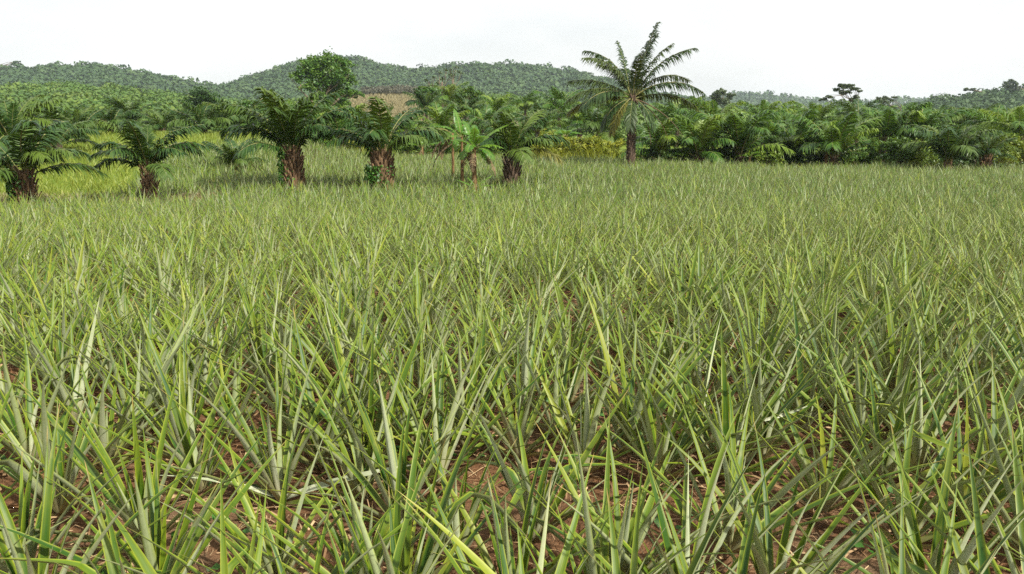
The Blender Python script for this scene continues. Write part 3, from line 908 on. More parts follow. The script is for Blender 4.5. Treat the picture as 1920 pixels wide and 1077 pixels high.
g0 = ground_px(890, 25.5)
banana(g0, at(890, 276, 25.5).z - g0.z, 'bright banana plant with broad upright leaves in the field', [
    (0.2, 46, 16, 1.35, .21), (0.0, 20, -30, .95, .19), (-0.6, 5, -70, .9, .18), (2.5, 80, 40, 1.0, .18), (3.4, 45, -25, .85, .17),
    (4.5, 30, -60, .85, .18), (4.0, 0, -75, .75, .17), (1.6, 70, 20, 1.0, .18), (5.3, 60, -10, .8, .18), (2.9, -5, -75, .7, .16),
    (5.8, -20, -80, .75, .17), (4.8, 75, 30, .8, .16)], 0.085, 1, dead=3)
g0 = ground_px(867, 26.8)
banana(g0, at(867, 256, 26.8).z - g0.z, 'slender brown-stemmed banana plant behind the bright one', [
    (2.4, 78, 60, 1.0, .17), (3.2, 50, -30, 1.1, .15), (0.5, 70, 25, .9, .16), (5.0, 40, -40, .85, .16), (3.8, 20, -70, .95, .13),
    (1.2, 60, 0, .9, .15), (4.4, 5, -75, .8, .14)], 0.06, 2, dead=2)
g0 = ground_px(850, 30)
banana(g0, at(850, 250, 30).z - g0.z, 'dead-leaved thin banana plant left of the banana pair', [
    (2.9, 40, -50, 1.0, .12), (0.3, 55, -10, .8, .12)], 0.055, 3, mat='frond_yellow', dead=3)
g0 = ground_px(893, 24.0)
banana(g0, 0.46, 'low banana sucker spreading over pineapple tops below the banana pair', [
    (3.3, 25, 18, .62, .08), (0.4, 40, 25, .62, .09), (0.0, 12, 0, .5, .07), (2.9, 60, 30, .4, .08)], 0.03, 4, dead=0)
for px, y, pc, s, lab in [(594, 42, 278, 1.0, 'small banana plant behind the large dark palm trunk'),
                          (676, 44, 276, 1.2, 'banana plant with spreading leaves left of the barrel palm'),
                          (792, 44, 276, 1.3, 'banana plant with spreading leaves right of the barrel palm'),
                          (512, 40, 300, .7, 'tiny banana sucker on grass left of the large dark palm'),
                          (1548, 43, 278, 1.3, 'banana plant drooping among the right grove undergrowth'),
                          (1595, 43.5, 284, 1.1, 'upright-leaved banana plant under the fan-shaped right grove palm'),
                          (1405, 43, 295, .7, 'small banana plant at the foot of the dark grove'),
                          (1060, 47, 255, 1.0, 'yellowing banana plant standing in the yellow tall grass')]:
    g0 = ground_px(px, y)
    h = max(0.3, at(px, pc, y).z - g0.z)
    banana(g0, h, lab, [(rng.uniform(0, 6.28), rng.uniform(25, 80), rng.uniform(-45, 35), s * rng.uniform(.75, 1.05), s * .16) for _ in range(6)] +
           [(0.1, 30, -20, s, s * .16), (3.0, 30, -20, s, s * .16)], 0.05 + 0.03 * s, int(px), dead=1)

# ------------------------------------------------------------------ trees
def crown_px(y, g, blobs):
    """blobs (px, py, radius px, flatten) at depth y, relative to g"""
    out = []
    for px, py, rp, fl in blobs:
        p = at(px, py, y) - g; r = rp / F_PX * y
        out.append((p.x, p.y + rng.uniform(-.5, .5) * r, p.z, r, r * 0.9, r * fl))
    return out


def zslope(px, y, zf):
    x = (px - 960) / F_PX * y
    return Vector((x, y, float(max(zf(np.array(x), np.array(y)), H(x, y)))))


g0 = zslope(612, 105, lambda x, y: 0.8)
make_tree(g0, at(612, 205, 105).z - g0.z, crown_px(105, g0, [
    (575, 122, 24, .7), (610, 116, 26, .7), (640, 122, 20, .7), (560, 138, 18, .7), (595, 140, 26, .8), (632, 142, 24, .8), (655, 150, 15, .8),
    (580, 158, 20, .7), (620, 162, 22, .8), (650, 172, 18, .7), (668, 178, 12, .6), (605, 182, 18, .7), (640, 192, 16, .6)]),
    'big bright green leafy tree rising above the palms before the broad hill', n=9000, size=0.36, r0=0.28)
g0 = zslope(385, 110, zE)
make_tree(g0, at(385, 212, 110).z - g0.z, crown_px(110, g0, [(375, 178, 18, .8), (395, 184, 18, .8), (360, 195, 16, .8), (405, 200, 14, .8), (382, 202, 18, .8), (365, 212, 13, .7)]),
          'dark rounded tree on the slope left of the large dark palm', n=4200, size=0.34, r0=0.2, mat='bush_dark')
g0 = zslope(1588, 150, lambda x, y: 0.5)
make_tree(g0, at(1588, 190, 150).z - g0.z, crown_px(150, g0, [
    (1577, 161, 9, .5), (1590, 163, 10, .5), (1604, 167, 10, .42), (1570, 170, 9, .4), (1612, 172, 7, .35), (1588, 174, 11, .4), (1556, 182, 9, .35), (1545, 187, 8, .4), (1605, 182, 9, .35), (1600, 188, 9, .5)]),
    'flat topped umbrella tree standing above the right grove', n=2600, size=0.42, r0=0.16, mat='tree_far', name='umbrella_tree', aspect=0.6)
g0 = zslope(1352, 190, lambda x, y: 0.8)
make_tree(g0, at(1352, 200, 190).z - g0.z, crown_px(190, g0, [(1340, 178, 10, .6), (1354, 172, 11, .6), (1368, 180, 10, .6), (1348, 188, 12, .6), (1362, 192, 12, .6)]),
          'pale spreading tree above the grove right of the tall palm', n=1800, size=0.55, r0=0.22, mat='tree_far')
g0 = zslope(1895, 420, zD)
make_tree(g0, at(1895, 168, 420).z - g0.z, crown_px(420, g0, [(1888, 157, 7, .7), (1897, 154, 7, .8), (1905, 160, 7, .7), (1884, 163, 5, .6), (1908, 165, 6, .6), (1895, 162, 8, .7)]),
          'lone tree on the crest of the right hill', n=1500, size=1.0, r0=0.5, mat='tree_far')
g0 = zslope(1816, 430, zD)
make_tree(g0, at(1816, 172, 430).z - g0.z, crown_px(430, g0, [(1812, 168, 6, .35), (1820, 168, 6, .35)]), 'tiny flat tree on the crest of the right hill', n=500, size=1.0, r0=0.4, mat='tree_far')
g0 = zslope(1655, 220, lambda x, y: 0.8)
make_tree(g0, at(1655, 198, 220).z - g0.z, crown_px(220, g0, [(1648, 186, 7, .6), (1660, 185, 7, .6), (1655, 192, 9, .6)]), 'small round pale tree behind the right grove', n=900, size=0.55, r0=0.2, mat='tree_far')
g0 = zslope(1672, 240, lambda x, y: 0.8)
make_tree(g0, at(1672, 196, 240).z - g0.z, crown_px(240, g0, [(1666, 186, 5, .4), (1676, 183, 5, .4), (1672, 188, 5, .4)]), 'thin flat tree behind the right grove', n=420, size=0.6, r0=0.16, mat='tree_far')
g0 = zslope(32, 718, zA)
make_tree(g0, at(32, 122, 718).z - g0.z, crown_px(718, g0, [(26, 116, 5, .5), (34, 117, 5, .4), (38, 120, 5, .5), (30, 121, 6, .6)]), 'emergent tree on the crest of the far left hill', n=520, size=1.5, r0=0.5, mat='wood_mid')
for px, y, top, lab in [(833, 118, 128, 'tall leafless branching tree left of centre before the hill'), (852, 124, 122, 'forked bare tree with few leaves, beside the leafless tree'), (810, 122, 142, 'short bare pale trunk left of the leafless tree')]:
    g0 = zslope(px, y, zG)
    make_tree(g0, at(px, top + 26, y).z - g0.z, crown_px(y, g0, [(px - 9, top + 10, 6, .6), (px + 4, top + 4, 5, .7), (px + 11, top + 14, 7, .6), (px - 3, top + 20, 6, .6)]), lab, n=130, size=0.34, r0=0.13, mat='tree_far', name='bare_tree', group='bare trees before the hill')
for px, y, pt, w, lab, mt in [(880, 105, 160, 30, 'yellowish scrubby tree right of the bare trees', 'bush'), (800, 104, 160, 26, 'green scrubby tree left of the bare trees', 'tree'),
                              (1880, 110, 205, 46, 'rounded dark tree at the foot of the right hill', 'bush_dark'), (1812, 130, 196, 30, 'compact dark tree left of the rounded dark tree', 'bush_dark'),
                              (470, 90, 190, 36, 'leafy tree behind the left fronds of the dark palm', 'tree'), (130, 78, 205, 40, 'spreading green tree behind the stout palm', 'bush'),
                              (660, 66, 205, 34, 'leafy tree at the foot of the big bright tree', 'tree'), (560, 80, 205, 26, 'small green tree below the big tree on its left', 'bush')]:
    g0 = zslope(px, y, zG if 700 < px < 1000 else zE if px < 600 else (lambda x, y: 0.2))
    bl = [(px + rng.uniform(-.6, .6) * w * .8, pt + 8 + rng.uniform(0, 1) * w * .9, w * rng.uniform(.28, .42), .75) for _ in range(8)]
    make_tree(g0, max(.5, at(px, pt + w, y).z - g0.z), crown_px(y, g0, bl), lab, n=2600, size=0.30, r0=0.14, mat=mt)

# ------------------------------------------------------------------ bushes along the field edge
def bush_px(px, y, wpx, top, label, mat='bush', n=1300, size=0.15, **kw):
    g = ground_px(px, y)
    w = wpx / F_PX * y; h = max(0.4, at(px, top, y).z - g.z)
    return make_bush(g, w, h, label, mat, n, size, 'bushes along the field edge', dw=min(w, 2.2), **kw)


bush_px(1668, 41.8, 110, 246, 'dark leafy bush at the right field edge left of the yellow-green bush', 'bush', 3200, 0.15)
bush_px(1724, 41.4, 90, 258, 'yellow-green bush beside the upright fanned palm', 'bush_lime', 3600, 0.13)
bush_px(1890, 42.6, 120, 246, 'light green bush at the right edge behind the stump palm', 'bush_lime', 3600, 0.15)
bush_px(1828, 45, 70, 262, 'dark bush between upright fanned palm and stump palm', 'bush_dark', 1500, 0.15)
bush_px(1440, 41.8, 70, 278, 'low pale weedy bush at the foot of the dark grove', 'bush_lime', 1500, 0.14)
bush_px(1610, 42, 70, 274, 'low green bush under the right grove palms', 'bush', 1600, 0.14)
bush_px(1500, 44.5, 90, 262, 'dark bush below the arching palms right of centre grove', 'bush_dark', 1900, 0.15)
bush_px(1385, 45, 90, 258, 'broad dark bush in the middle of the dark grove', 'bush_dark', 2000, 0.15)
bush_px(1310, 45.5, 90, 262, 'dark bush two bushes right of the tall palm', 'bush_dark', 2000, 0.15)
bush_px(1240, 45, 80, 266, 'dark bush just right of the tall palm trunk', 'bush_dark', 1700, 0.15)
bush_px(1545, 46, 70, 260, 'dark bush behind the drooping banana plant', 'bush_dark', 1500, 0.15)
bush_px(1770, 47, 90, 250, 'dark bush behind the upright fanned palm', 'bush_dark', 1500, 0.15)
bush_px(640, 50, 80, 252, 'yellowish green bush between dark palm and barrel palm', 'bush_yellow', 1700, 0.14)
bush_px(585, 51, 60, 258, 'green bush right behind the large dark palm', 'bush', 1300, 0.15)
bush_px(700, 52, 70, 250, 'dark leafy bush behind the barrel palm', 'bush_dark', 1600, 0.15)
bush_px(760, 52, 70, 250, 'green bush right behind the barrel palm', 'bush', 1500, 0.15)
bush_px(820, 50, 80, 246, 'bright green bush left of the banana pair', 'bush', 1700, 0.15)
bush_px(905, 50, 90, 250, 'green bush behind the banana pair', 'bush', 1700, 0.15)
bush_px(985, 50, 70, 246, 'green bush behind the shaggy trunked palm', 'bush', 1400, 0.15)
bush_px(140, 41, 60, 258, 'dark green bush on the bank right of the stout palm', 'bush_dark', 1400, 0.14)
bush_px(20, 30, 80, 312, 'low leafy bush at the left edge behind the stout palm', 'bush', 1500, 0.12)
bush_px(330, 47, 70, 252, 'small bush on the bank right of the small reddish palm', 'bush_dark', 1300, 0.14)
bush_px(230, 52, 90, 250, 'bush on top of the grassy bank behind the reddish palm', 'bush', 1700, 0.15)
bush_px(420, 52, 80, 248, 'dark bush behind the knee-high young palm', 'bush_dark', 1500, 0.15)
bush_px(500, 54, 70, 250, 'yellow-green bush left of the large dark palm', 'bush_yellow', 1400, 0.14)
bush_px(70, 44, 90, 252, 'bush between the two palms at the left edge', 'bush', 1500, 0.15)


def blades(P, h, w, lean, rs=rng):
    """grass blades: two quads and a tip would be too many, so a quad and a tip"""
    n = len(P)
    a = rs.uniform(0, 2 * PI, n); s = np.stack([np.cos(a), np.sin(a), 0 * a], -1)
    b = rs.uniform(0, 2 * PI, n); ld = np.stack([np.cos(b), np.sin(b), 0 * b], -1) * (lean * rs.uniform(0.2, 1.4, n))[:, None]
    hh = (h * rs.uniform(.55, 1.3, n))[:, None]; ww = (w * rs.uniform(.7, 1.3, n))[:, None]
    up = np.array([0, 0, 1.])
    m = P + up * hh * .6 + ld * hh * .35
    V = np.stack([P - s * ww * .5, P + s * ww * .5, m + s * ww * .42, m - s * ww * .42, P + up * hh * (1 - 0.25 * lean) + ld * hh], 1)
    i = np.arange(n)[:, None] * 5
    k = np.zeros((n, 5, 4)); k[..., 0] = rs.uniform(0, 1, (n, 1)); k[..., 1] = rs.uniform(0, 0.8, (n, 1))
    return V.reshape(-1, 3), i + np.array([0, 1, 2, 3]), i + np.array([3, 2, 4]), k.reshape(-1, 4)


def grass_stand(px, y, wpx, top, label, n=2600):
    g = ground_px(px, y)
    w = wpx / F_PX * y; h = at(px, top, y).z - g.z
    t = thing('tall_grass', label, 'tall grass', g, 'stands of tall yellow grass')
    m = n // 3
    P = np.stack([rng.normal(0, .27, m) * w, rng.normal(0, .5, m), 0 * rng.uniform(0, 1, m)], -1)
    ge = Geo()
    ge.add(*blades(P, h * .8 * rng.uniform(.5, 1.1), 0.03, 0.5))
    link('blades', ge.mesh('blades', M['bush_yellow']), t)
    bl = random_blobs(w * 1.25, h * 1.02, 12, 0.1 * h, 1.8)
    link('foliage', foliage('foliage', bl, n, 0.22, M['bush_yellow'], aspect=0.22), t)


grass_stand(1020, 44, 70, 246, 'tall yellow-green grass just right of the shaggy trunked palm')
grass_stand(1068, 44.5, 66, 250, 'tall yellow-green grass stand, second right of the shaggy palm')
grass_stand(1112, 44, 66, 250, 'tall yellow-green grass stand, third right of the shaggy palm')
grass_stand(1150, 44.5, 56, 252, 'tall yellow-green grass touching the tall palm trunk')
grass_stand(655, 46, 60, 258, 'tall yellow grass between dark palm and barrel palm', 1000)
grass_stand(498, 47, 60, 258, 'tall yellow grass on the bank left of the dark palm', 1000)


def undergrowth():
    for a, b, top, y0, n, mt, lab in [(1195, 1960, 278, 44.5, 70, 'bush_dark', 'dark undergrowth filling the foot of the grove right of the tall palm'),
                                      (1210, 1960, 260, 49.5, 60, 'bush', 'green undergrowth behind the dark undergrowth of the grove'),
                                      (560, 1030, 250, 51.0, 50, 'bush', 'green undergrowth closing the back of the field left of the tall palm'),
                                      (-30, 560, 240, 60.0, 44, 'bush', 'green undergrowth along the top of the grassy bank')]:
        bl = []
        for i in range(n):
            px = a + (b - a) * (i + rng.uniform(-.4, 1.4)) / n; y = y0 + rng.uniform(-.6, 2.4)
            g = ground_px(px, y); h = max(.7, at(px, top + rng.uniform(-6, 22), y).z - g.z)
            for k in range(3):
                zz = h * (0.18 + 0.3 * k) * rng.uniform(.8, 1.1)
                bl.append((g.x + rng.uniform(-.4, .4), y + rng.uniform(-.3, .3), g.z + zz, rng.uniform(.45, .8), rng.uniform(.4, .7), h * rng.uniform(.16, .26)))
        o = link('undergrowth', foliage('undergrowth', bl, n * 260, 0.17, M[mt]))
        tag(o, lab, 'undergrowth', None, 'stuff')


undergrowth()


def in_field(x, y):
    p = 960 + x / np.maximum(y, .1) * F_PX
    lim = np.interp(p, [-200, 0, 120, 240, 300, 420, 560, 700, 900, 1000, 1200, 1500, 1920, 2200],
                    [18.5, 19.5, 21.5, 24.5, 33, 37, 43, 44, 44, 42, 42, 41.5, 40, 39])
    lim = lim + 0.5 * np.sin(x * 1.7) + 0.3 * np.sin(x * 4.1)
    return y < lim


def grass_bank():
    n = 46000
    y = rng.uniform(19, 62, n); x = (rng.uniform(-40, 1010, n) - 960) / F_PX * y
    ok = ~in_field(x, y)
    x, y = x[ok], y[ok]
    P = np.stack([x, y, H(x, y) - .02], -1)
    V, q, t, k = blades(P, 0.30, 0.030, 0.6)
    o = link('grass', mesh_np('grass', V, q, t, k, M['grass']))
    tag(o, 'yellow-green grass on the bank behind the young palms at left', 'grass', None, 'stuff')
    n = 9000
    y = rng.uniform(18.5, 25, n); x = (rng.uniform(-40, 430, n) - 960) / F_PX * y
    P = np.stack([x, y, H(x, y) - .02], -1)
    V, q, t, k = blades(P, 0.28, 0.022, 1.0)
    o = link('dry_grass', mesh_np('dry_grass', V, q, t, k, M['grass_dry']))
    tag(o, 'dry brown grass patch between stout palm and small reddish palm', 'dry grass', None, 'stuff')
    n = 9000
    y = rng.uniform(195, 330, n); x = (rng.uniform(650, 800, n) - 960) / F_PX * y
    P = np.stack([x, y, zG(x, y) - .02], -1)
    V, q, t, k = blades(P, 1.1, 0.22, 0.5)
    o = link('dry_grass', mesh_np('dry_grass', V, q, t, k, M['grass_dry']))
    tag(o, 'tan grass of the clearing below the broad hill', 'dry grass', None, 'stuff')


grass_bank()

# ------------------------------------------------------------------ pineapple plants
def leaf_profile(ts):
    return np.where(ts < 0.3, 0.80 + 0.20 * ts / 0.3, 1 - ((ts - 0.3) / 0.7) ** 1.2)


def leaf_variant(segs, arch, twist, side, kink=None):
    """sword leaf of length 1 and width 1 (scaled separately) towards +X: list of rings (centre, lateral, normal, width)"""
    ts = np.linspace(0, 1, segs + 1)
    el = -arch * ts ** 1.5
    if kink: el = el - kink[1] * (1 / (1 + np.exp(-(ts - kink[0]) * 34)))
    az = side * ts ** 1.5
    d = np.stack([np.cos(el) * np.cos(az), np.cos(el) * np.sin(az), np.sin(el)], -1)
    P = np.concatenate([[[0, 0, 0]], np.cumsum((d[1:] + d[:-1]) / 2 / segs, axis=0)])
    lat0 = np.stack([-np.sin(az), np.cos(az), 0 * az], -1)
    nor0 = np.cross(d, lat0)
    tw = twist * ts
    lat = lat0 * np.cos(tw)[:, None] + nor0 * np.sin(tw)[:, None]
    nor = np.cross(d, lat)
    return ts, P, lat, nor, leaf_profile(ts)


def leaf_mesh(var, W=0.058, mat='pine', cut=None, thick=0.06):
    """fleshy channelled leaf with an upper and an under surface; W = width / length"""
    ts, P, lat, nor, w = var
    if cut: w = np.where(ts > cut, w * 0.0 + 0.6, np.maximum(w, .6))
    n = len(ts)
    hw = (w * W * 0.5)[:, None]
    eL = P + lat * hw + nor * hw * 0.62; eR = P - lat * hw + nor * hw * 0.62
    kT = P + nor * hw * thick; kB = P - nor * hw * (0.16 + thick)
    bL = eL - nor * hw * .02; bR = eR - nor * hw * .02
    V = np.concatenate([eL, kT, eR, bL, kB, bR])
    i = np.arange(n - 1)
    q = []
    for a, b, fl in ((0, 1, 0), (1, 2, 0), (3, 4, 1), (4, 5, 1)):
        f = np.stack([i + a * n, i + b * n, i + b * n + 1, i + a * n + 1], -1)
        q.append(f if not fl else f[:, ::-1])
    col = np.zeros((6 * n, 4)); col[:, 0] = np.tile(ts, 6)
    col[:, 1] = np.repeat([1, 0, 1, 1, 0, 1], n); col[:, 2] = np.repeat([0, 0, 0, 1, 1, 1], n)
    return mesh_np('leaf', V, np.concatenate(q), None, col, M[mat], True)


VARS = [(0.15, 0.2, 0.05), (0.35, -0.3, -0.10), (0.55, 0.5, 0.15), (0.25, -0.6, 0.0), (0.75, 0.2, -0.2), (0.45, 0.0, 0.1),
        (0.10, 0.5, -0.05), (0.95, -0.4, 0.2), (0.30, 0.8, 0.12), (0.60, -0.2, -0.12)]
NEAR_LEAF = [leaf_mesh(leaf_variant(9, a * 0.75, t, s), W * 0.83) for (a, t, s), W in zip(VARS, [.056, .062, .052, .060, .055, .066, .050, .054, .060, .058])]
DRY_LEAF = [leaf_mesh(leaf_variant(8, a, t, s), .045, 'dry') for a, t, s in [(1.1, 1.0, .4), (0.7, -1.4, -.5), (1.5, .6, .2)]]
BENT = [leaf_mesh(leaf_variant(14, 0.1, 0.2, 0.05, (0.45, 1.25)), .062, 'pine'), leaf_mesh(leaf_variant(14, 0.2, -.4, .3, (0.55, 1.9)), .058, 'pine')]
PALE = [leaf_mesh(leaf_variant(9, 0.30, .5, .1), .058, 'pale'), leaf_mesh(leaf_variant(9, 0.12, 0.2, -.1), .075, 'pale', cut=0.5)]


def plant_leaves(rs, n):
    """(azimuth, elevation, length, roll) from the outside in"""
    out = []
    a = rs.uniform(0, 2 * PI)
    for i in range(n):
        f = i / (n - 1)
        a += 2.39996 + rs.normal(0, 0.16)
        e = R(np.interp(f, [0, .25, .6, 1], [27, 46, 65, 84]) + rs.normal(0, 6))
        L = np.interp(f, [0, .2, .55, .8, 1], [0.55, 0.78, 0.86, 0.72, 0.42]) * rs.uniform(0.82, 1.15)
        out.append((a, min(e, R(88)), L, rs.normal(0, 0.18)))
    return out


# where the plants stand -----------------------------------------
fixed_px = [(280, 1045), (530, 948), (695, 882), (607, 880), (862, 1050), (1095, 897), (1000, 1018), (1232, 912), (1362, 1052), (1540, 972),
            (1845, 872), (1425, 866), (120, 985), (60, 900), (200, 900), (380, 935), (1690, 1040), (1800, 985)]
pts = [ground_at(*p) for p in fixed_px]
gaps = [ground_at(1300, 960), ground_at(560, 1010), ground_at(940, 925), ground_at(1130, 985), ground_at(1450, 1040)]


def scatter(y0, y1, dmin, tries):
    """dart throwing on a grid over the part of the field the camera looks along"""
    cell = {}
    def put(p): cell.setdefault((int(p[0] // dmin), int(p[1] // dmin)), []).append(p)
    for p in pts:
        if y0 - 1 < p[1] < y1 + 1: put(p)
    new = []
    rs = np.random.default_rng(int(y0 * 10))
    Y = np.sqrt(rs.uniform(y0 ** 2, y1 ** 2, tries)); X = rs.uniform(-1, 1, tries) * (0.69 * Y + 0.9)
    ok = in_field(X, Y)
    for x, y in zip(X[ok], Y[ok]):
        if y < 4 and any((x - g[0]) ** 2 + (y - g[1]) ** 2 < .11 for g in gaps): continue
        ci, cj = int(x // dmin), int(y // dmin)
        bad = False
        for i in (-1, 0, 1):
            for j in (-1, 0, 1):
                for p in cell.get((ci + i, cj + j), ()):
                    if (p[0] - x) ** 2 + (p[1] - y) ** 2 < dmin * dmin: bad = True; break
                if bad: break
            if bad: break
        if not bad:
            put((x, y)); new.append((x, y))
    pts.extend(new)


scatter(1.95, 6.0, 0.318, 4600)
scatter(6.0, 12.5, 0.315, 13000)
scatter(12.5, 44.5, 0.295, 130000)
P_ALL = np.array(pts)
# keep clear of trunks
for px, y, rad in [(52, 21, .7), (283, 23, .5), (440, 32, .4), (553, 26.3, .8), (718, 26, .85), (960, 27.5, .7), (890, 25.5, .35), (867, 26.8, .3), (1182, 38, .5)]:
    g = ground_px(px, y)
    P_ALL = P_ALL[(P_ALL[:, 0] - g.x) ** 2 + (P_ALL[:, 1] - g.y) ** 2 > rad * rad]
# thin brown patch left of the small palm
pp = 960 + P_ALL[:, 0] / P_ALL[:, 1] * F_PX
P_ALL = P_ALL[~((pp < 420) & (P_ALL[:, 1] > 20.3) & (P_ALL[:, 1] < 26) & (rng.uniform(0, 1, len(P_ALL)) < 0.75))]
P_ALL = P_ALL[np.argsort(P_ALL[:, 1])]
inview = np.abs(P_ALL[:, 0]) < 0.655 * P_ALL[:, 1] + 0.25
IND = P_ALL[inview][:300]
rest = np.concatenate([P_ALL[inview][300:], P_ALL[~inview]])
DET_Y = 5.4

# nearest plants: every leaf an object
detailed = [p for p in IND if p[1] < DET_Y]
bands = []
edges = [0, 2.7, 3.1, 3.5, 3.9, 4.3, 4.7, 5.05, 9]
for a, b in zip(edges[:-1], edges[1:]):
    row = sorted([tuple(p) for p in detailed if a <= p[1] < b])
    if row: bands.append(row)
ROWN = ['front row'] + [f'{o} row' for o in ORD[1:]]
special = {}
for pxy, kind in [((530, 948), 'bentpale'), ((695, 882), 'palelong'), ((1425, 866), 'cut'), ((1000, 1018), 'bent'), ((280, 1045), 'bent2')]:
    x, y = ground_at(*pxy); special[(round(x, 3), round(y, 3))] = kind
LOOKS = {'bentpale': 'with a pale leaf flopped over sideways', 'palelong': 'with one bleached leaf stretched sideways', 'cut': 'with a cut-off whitish upright leaf',
         'bent': 'with snapped folded leaves', 'bent2': 'with a long arching leaf'}


def near_plant(x, y, label, rs, kind=None):
    t = thing('pineapple_plant', label, 'pineapple plant', (x, y, float(H(x, y)) - 0.01), 'pineapple plants of the front rows')
    sc = rs.uniform(0.78, 1.04)
    lx, ly = rs.normal(0, .07, 2)
    t.rotation_euler = (lx, ly, 0)
    for az, e, L, roll in plant_leaves(rs, int(rs.integers(17, 25))):
        L *= sc
        me = NEAR_LEAF[int(rs.integers(0, len(NEAR_LEAF)))]
        if rs.uniform() < 0.03: me = BENT[int(rs.integers(0, 2))]
        wsc = rs.uniform(0.85, 1.15) * (0.70 / max(L, .35)) ** 0.5
        link('leaf', me, t, (math.cos(az) * .022, math.sin(az) * .022, 0.02 + 0.05 * (e / 1.5)), (roll, -e, az), (L, L * wsc, L * wsc))
    for _ in range(int(rs.integers(1, 4))):
        az = rs.uniform(0, 6.28); L = rs.uniform(.3, .5)
        link('dry_leaf', DRY_LEAF[int(rs.integers(0, 3))], t, (math.cos(az) * .03, math.sin(az) * .03, 0.03), (rs.normal(0, .4), -R(rs.uniform(15, 45)), az), L)
    if kind in ('bentpale', 'palelong'):
        az, e, L = (-0.15, 0.32, .72) if kind == 'bentpale' else (2.9, 0.62, .72)
        o = link('leaf', PALE[0], t, (0, 0, .05), (0.3, -e, az), (L, L, L)); o['label'] = 'pale bleached leaf stretched sideways'
        if kind == 'bentpale': link('leaf', PALE[0], t, (0, 0, .06), (-.3, -.5, 3.3), (.6, .6, .6))['label'] = 'pale leaf bent to the left'
    if kind == 'cut':
        o = link('leaf', PALE[1], t, (0, 0, .03), (0, -1.45, 3.6), (.48, .6, .6)); o['label'] = 'whitish cut-off leaf'
        o = link('leaf', PALE[0], t, (0, 0, .28), (1.2, -.12, 0.2), (.34, .34, .34)); o['label'] = 'short bleached leaf lying across'
    if kind == 'bent':
        for a in (0.5, 2.5, 4.4): link('leaf', BENT[0], t, (0, 0, .04), (0, -1.2, a), (.72, .8, .8))
    if kind == 'bent2':
        link('leaf', NEAR_LEAF[4], t, (0, 0, .04), (0, -R(50), 2.6), (1.0, .9, .9))


rs0 = np.random.default_rng(99)
for bi, row in enumerate(bands):
    for i, (x, y) in enumerate(row):
        kind = special.get((round(x, 3), round(y, 3)))
        look = LOOKS[kind] if kind else 'with stiff upright leaves'
        near_plant(x, y, f'pineapple plant {look}, {ROWN[bi]}, {ORD[i]} from left', rs0, kind)

# the rest: numpy rosettes
def rosette_arrays(pos, nleaf, segs, cross, seed, wmul=1.0, scale=1.0):
    """joined leaves for many plants: pos (N,3)"""
    rs = np.random.default_rng(seed)
    N = len(pos)
    f = np.tile(np.linspace(0, 1, nleaf), (N, 1))
    az = rs.uniform(0, 2 * PI, (N, 1)) + np.arange(nleaf)[None] * 2.39996 + rs.normal(0, .16, (N, nleaf))
    e = np.radians(np.interp(f, [0, .25, .6, 1], [27, 46, 65, 84]) + rs.normal(0, 6, (N, nleaf)))
    L = np.interp(f, [0, .2, .55, .8, 1], [0.55, 0.78, 0.86, 0.72, 0.42]) * rs.uniform(.82, 1.15, (N, nleaf)) * rs.uniform(.66, .96, (N, 1)) * scale
    W = 0.038 * rs.uniform(.8, 1.2, (N, nleaf)) * wmul
    arch = rs.uniform(.05, .65, (N, nleaf)); side = rs.normal(0, .12, (N, nleaf)); tw = rs.normal(0, .5, (N, nleaf))
    az, e, L, W, arch, side, tw = [a.reshape(-1, 1) for a in (az, e, L, W, arch, side, tw)]
    n = len(az)
    ts = np.linspace(0, 1, segs + 1)[None]
    el = e - arch * ts ** 1.5; aa = az + side * ts ** 1.5
    d = np.stack([np.cos(el) * np.cos(aa), np.cos(el) * np.sin(aa), np.sin(el)], -1)
    P = np.zeros((n, segs + 1, 3)); P[:, 1:] = np.cumsum((d[:, 1:] + d[:, :-1]) / 2 * (L / segs)[..., None], axis=1)
    P = P + np.repeat(pos, nleaf, axis=0)[:, None, :]
    lat = np.stack([-np.sin(aa), np.cos(aa), 0 * aa], -1); nor = np.cross(d, lat)
    t_ = tw * ts
    lat, nor = lat * np.cos(t_)[..., None] + nor * np.sin(t_)[..., None], nor * np.cos(t_)[..., None] - lat * np.sin(t_)[..., None]
    hw = (W * .5 * leaf_profile(ts))[..., None]
    if cross == 3: rings = [P + lat * hw + nor * hw * .6, P, P - lat * hw + nor * hw * .6]; us = [1, 0, 1]
    else: rings = [P + lat * hw, P - lat * hw]; us = [.62, .62]
    V = np.stack(rings, 2)                                          # n, segs+1, cross, 3
    k = np.zeros(V.shape[:3] + (4,))
    k[..., 0] = ts[..., None]; k[..., 1] = np.array(us)[None, None]; k[..., 3] = rs.uniform(0, 1, (n, 1, 1))
    c = cross; S = segs + 1
    b = (np.arange(n) * S * c)[:, None, None]; i = (np.arange(segs) * c)[None, :, None]; j = np.arange(c - 1)[None, None]
    o = b + i + j
    q = np.stack([o, o + 1, o + c + 1, o + c], -1).reshape(-1, 4)
    return V.reshape(-1, 3), q, k.reshape(-1, 4)


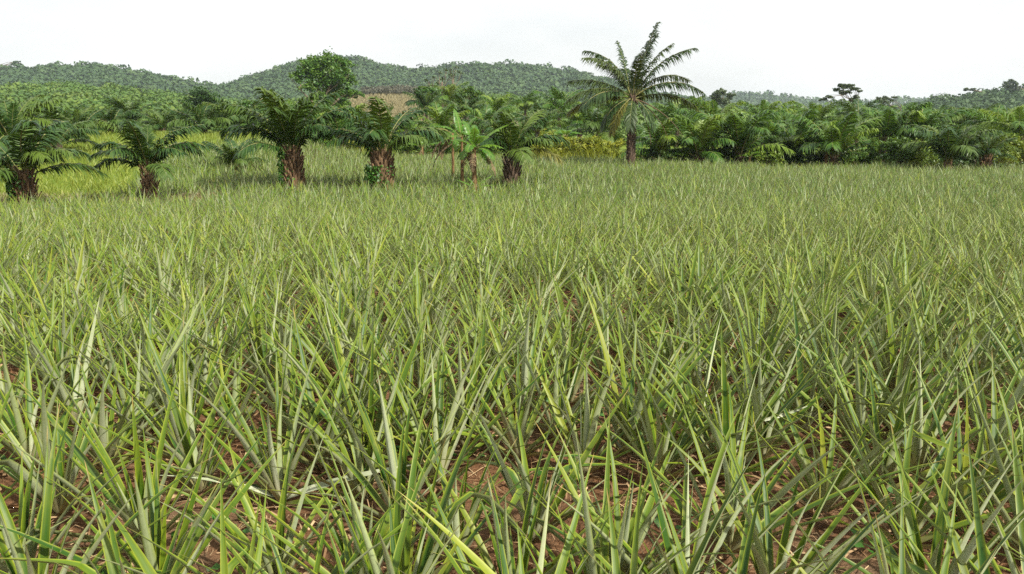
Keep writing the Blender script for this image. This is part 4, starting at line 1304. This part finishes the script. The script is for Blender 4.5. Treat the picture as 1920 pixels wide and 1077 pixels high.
ROS = []
for s_ in range(12):
    V, q, k = rosette_arrays(np.zeros((1, 3)), 22 + s_ % 4, 7, 3, 300 + s_)
    ROS.append(mesh_np('leaves', V, q, None, k, M['pine'], True))
mid = sorted([tuple(p) for p in IND if p[1] >= DET_Y], key=lambda p: p[1])
nr = math.ceil(len(mid) / 26)
for b in range(nr):
    row = sorted(mid[b * len(mid) // nr:(b + 1) * len(mid) // nr])
    for i, (x, y) in enumerate(row):
        t = thing('pineapple_plant', f'slender pineapple plant in the crowded {ORD[len(bands) + b]} row, {ORD[i]} from left', 'pineapple plant',
                  (x, y, float(H(x, y)) - .01), 'pineapple plants of the middle rows')
        link('leaves', ROS[int(rs0.integers(0, 12))], t, (0, 0, 0.02), (rs0.normal(0, .06), rs0.normal(0, .06), rs0.uniform(0, 6.28)), rs0.uniform(.88, 1.12))['kind'] = 'stuff'

gz = np.stack([rest[:, 0], rest[:, 1], H(rest[:, 0], rest[:, 1])], -1)
isfar = gz[:, 1] > rng.uniform(13.5, 22, len(gz))
side_near, far = gz[~isfar], gz[isfar]
print('pineapple plants:', len(detailed), 'near,', len(mid), 'middle,', len(side_near), len(far), 'field')
fg = Geo()
V, q, k = rosette_arrays(side_near, 20, 5, 3, 41); fg.add(V, q, None, k)
V, q, k = rosette_arrays(far, 14, 3, 2, 42, 1.12); fg.add(V, q, None, k)
fo = link('pineapple_crop', fg.mesh('pineapple_crop', M['pine'], True))
tag(fo, 'mass of pineapple plants filling the field back to the palms', 'pineapple crop', None, 'stuff')

# ------------------------------------------------------------------ litter and weeds on the soil
def litter():
    n = 30000
    y = np.sqrt(rng.uniform(1.8 ** 2, 10.5 ** 2, n)); x = rng.uniform(-1, 1, n) * (.68 * y + .6)
    a = rng.uniform(0, PI, n); L = rng.gamma(2.2, .045, n).clip(.03, .34); w = rng.gamma(2.0, .0011, n).clip(.0008, .007)
    c = np.stack([x, y, H(x, y) + rng.uniform(0.004, .05, n)], -1)
    d = np.stack([np.cos(a), np.sin(a), rng.normal(0, .18, n)], -1); s = np.stack([-np.sin(a), np.cos(a), rng.normal(0, .5, n)], -1)
    bow = np.zeros((n, 3)); bow[:, 2] = rng.uniform(-.01, .03, n)
    L, w = L[:, None], w[:, None]
    V = np.stack([c - d * L * .5 - s * w, c - d * L * .5 + s * w, c + s * w + bow, c - s * w + bow, c + d * L * .5 + s * w * .6, c + d * L * .5 - s * w * .6], 1)
    i = np.arange(n)[:, None] * 6
    k = np.zeros((n, 6, 4)); k[..., 0] = rng.uniform(0, 1, (n, 1))
    o = link('straw_litter', mesh_np('straw_litter', V.reshape(-1, 3), np.concatenate([i + np.array([0, 1, 2, 3]), i + np.array([3, 2, 4, 5])]), None, k.reshape(-1, 4), M['straw']))
    tag(o, 'dry straw and leaf litter on the soil between pineapple plants', 'litter', None, 'stuff')
    n = 2600
    cl = 130
    cy_ = np.sqrt(rng.uniform(2.2 ** 2, 9 ** 2, cl)); cx = rng.uniform(-1, 1, cl) * .66 * cy_
    ix = rng.integers(0, cl, n)
    x = cx[ix] + rng.normal(0, .07, n); y = cy_[ix] + rng.normal(0, .07, n)
    P = np.stack([x, y, H(x, y) + rng.uniform(.01, .10, n)], -1)
    V, q = leaf_faces(P, 0.045, .8, .7)
    k = np.zeros((n, 4, 4)); k[..., 0] = rng.uniform(0, 1, (n, 1))
    o = link('weeds', mesh_np('weeds', V, q, None, k.reshape(-1, 4), M['vine']))
    tag(o, 'small broad-leaved green weeds on the soil between pineapple plants', 'weeds', None, 'stuff')


litter()

# ------------------------------------------------------------------ haze
def haze():
    g = Geo()
    x, y0, y1, z0, z1 = 2000, -60, 2000, -3.2, 84
    V = [(a, b, c) for c in (z0, z1) for b in (y0, y1) for a in (-x, x)]
    g.add(V, [[0, 2, 3, 1], [4, 5, 7, 6], [0, 1, 5, 4], [2, 6, 7, 3], [0, 4, 6, 2], [1, 3, 7, 5]])
    m = bpy.data.materials.new('haze'); m.use_nodes = True
    m.node_tree.nodes.clear()
    out = m.node_tree.nodes.new('ShaderNodeOutputMaterial'); v = m.node_tree.nodes.new('ShaderNodeVolumePrincipled')
    v.inputs['Color'].default_value = (0.80, 0.90, 1.0, 1); v.inputs['Density'].default_value = 0.00016
    v.inputs['Anisotropy'].default_value = 0.2
    m.node_tree.links.new(v.outputs[0], out.inputs['Volume'])
    o = link('haze', g.mesh('haze', m))
    tag(o, 'thin pale haze hanging over the field and hills', 'haze', None, 'stuff')


haze()
print('tris', sum(sum(len(p.vertices) - 2 for p in me.polygons) for me in bpy.data.meshes), 'objects', len(scene.objects))
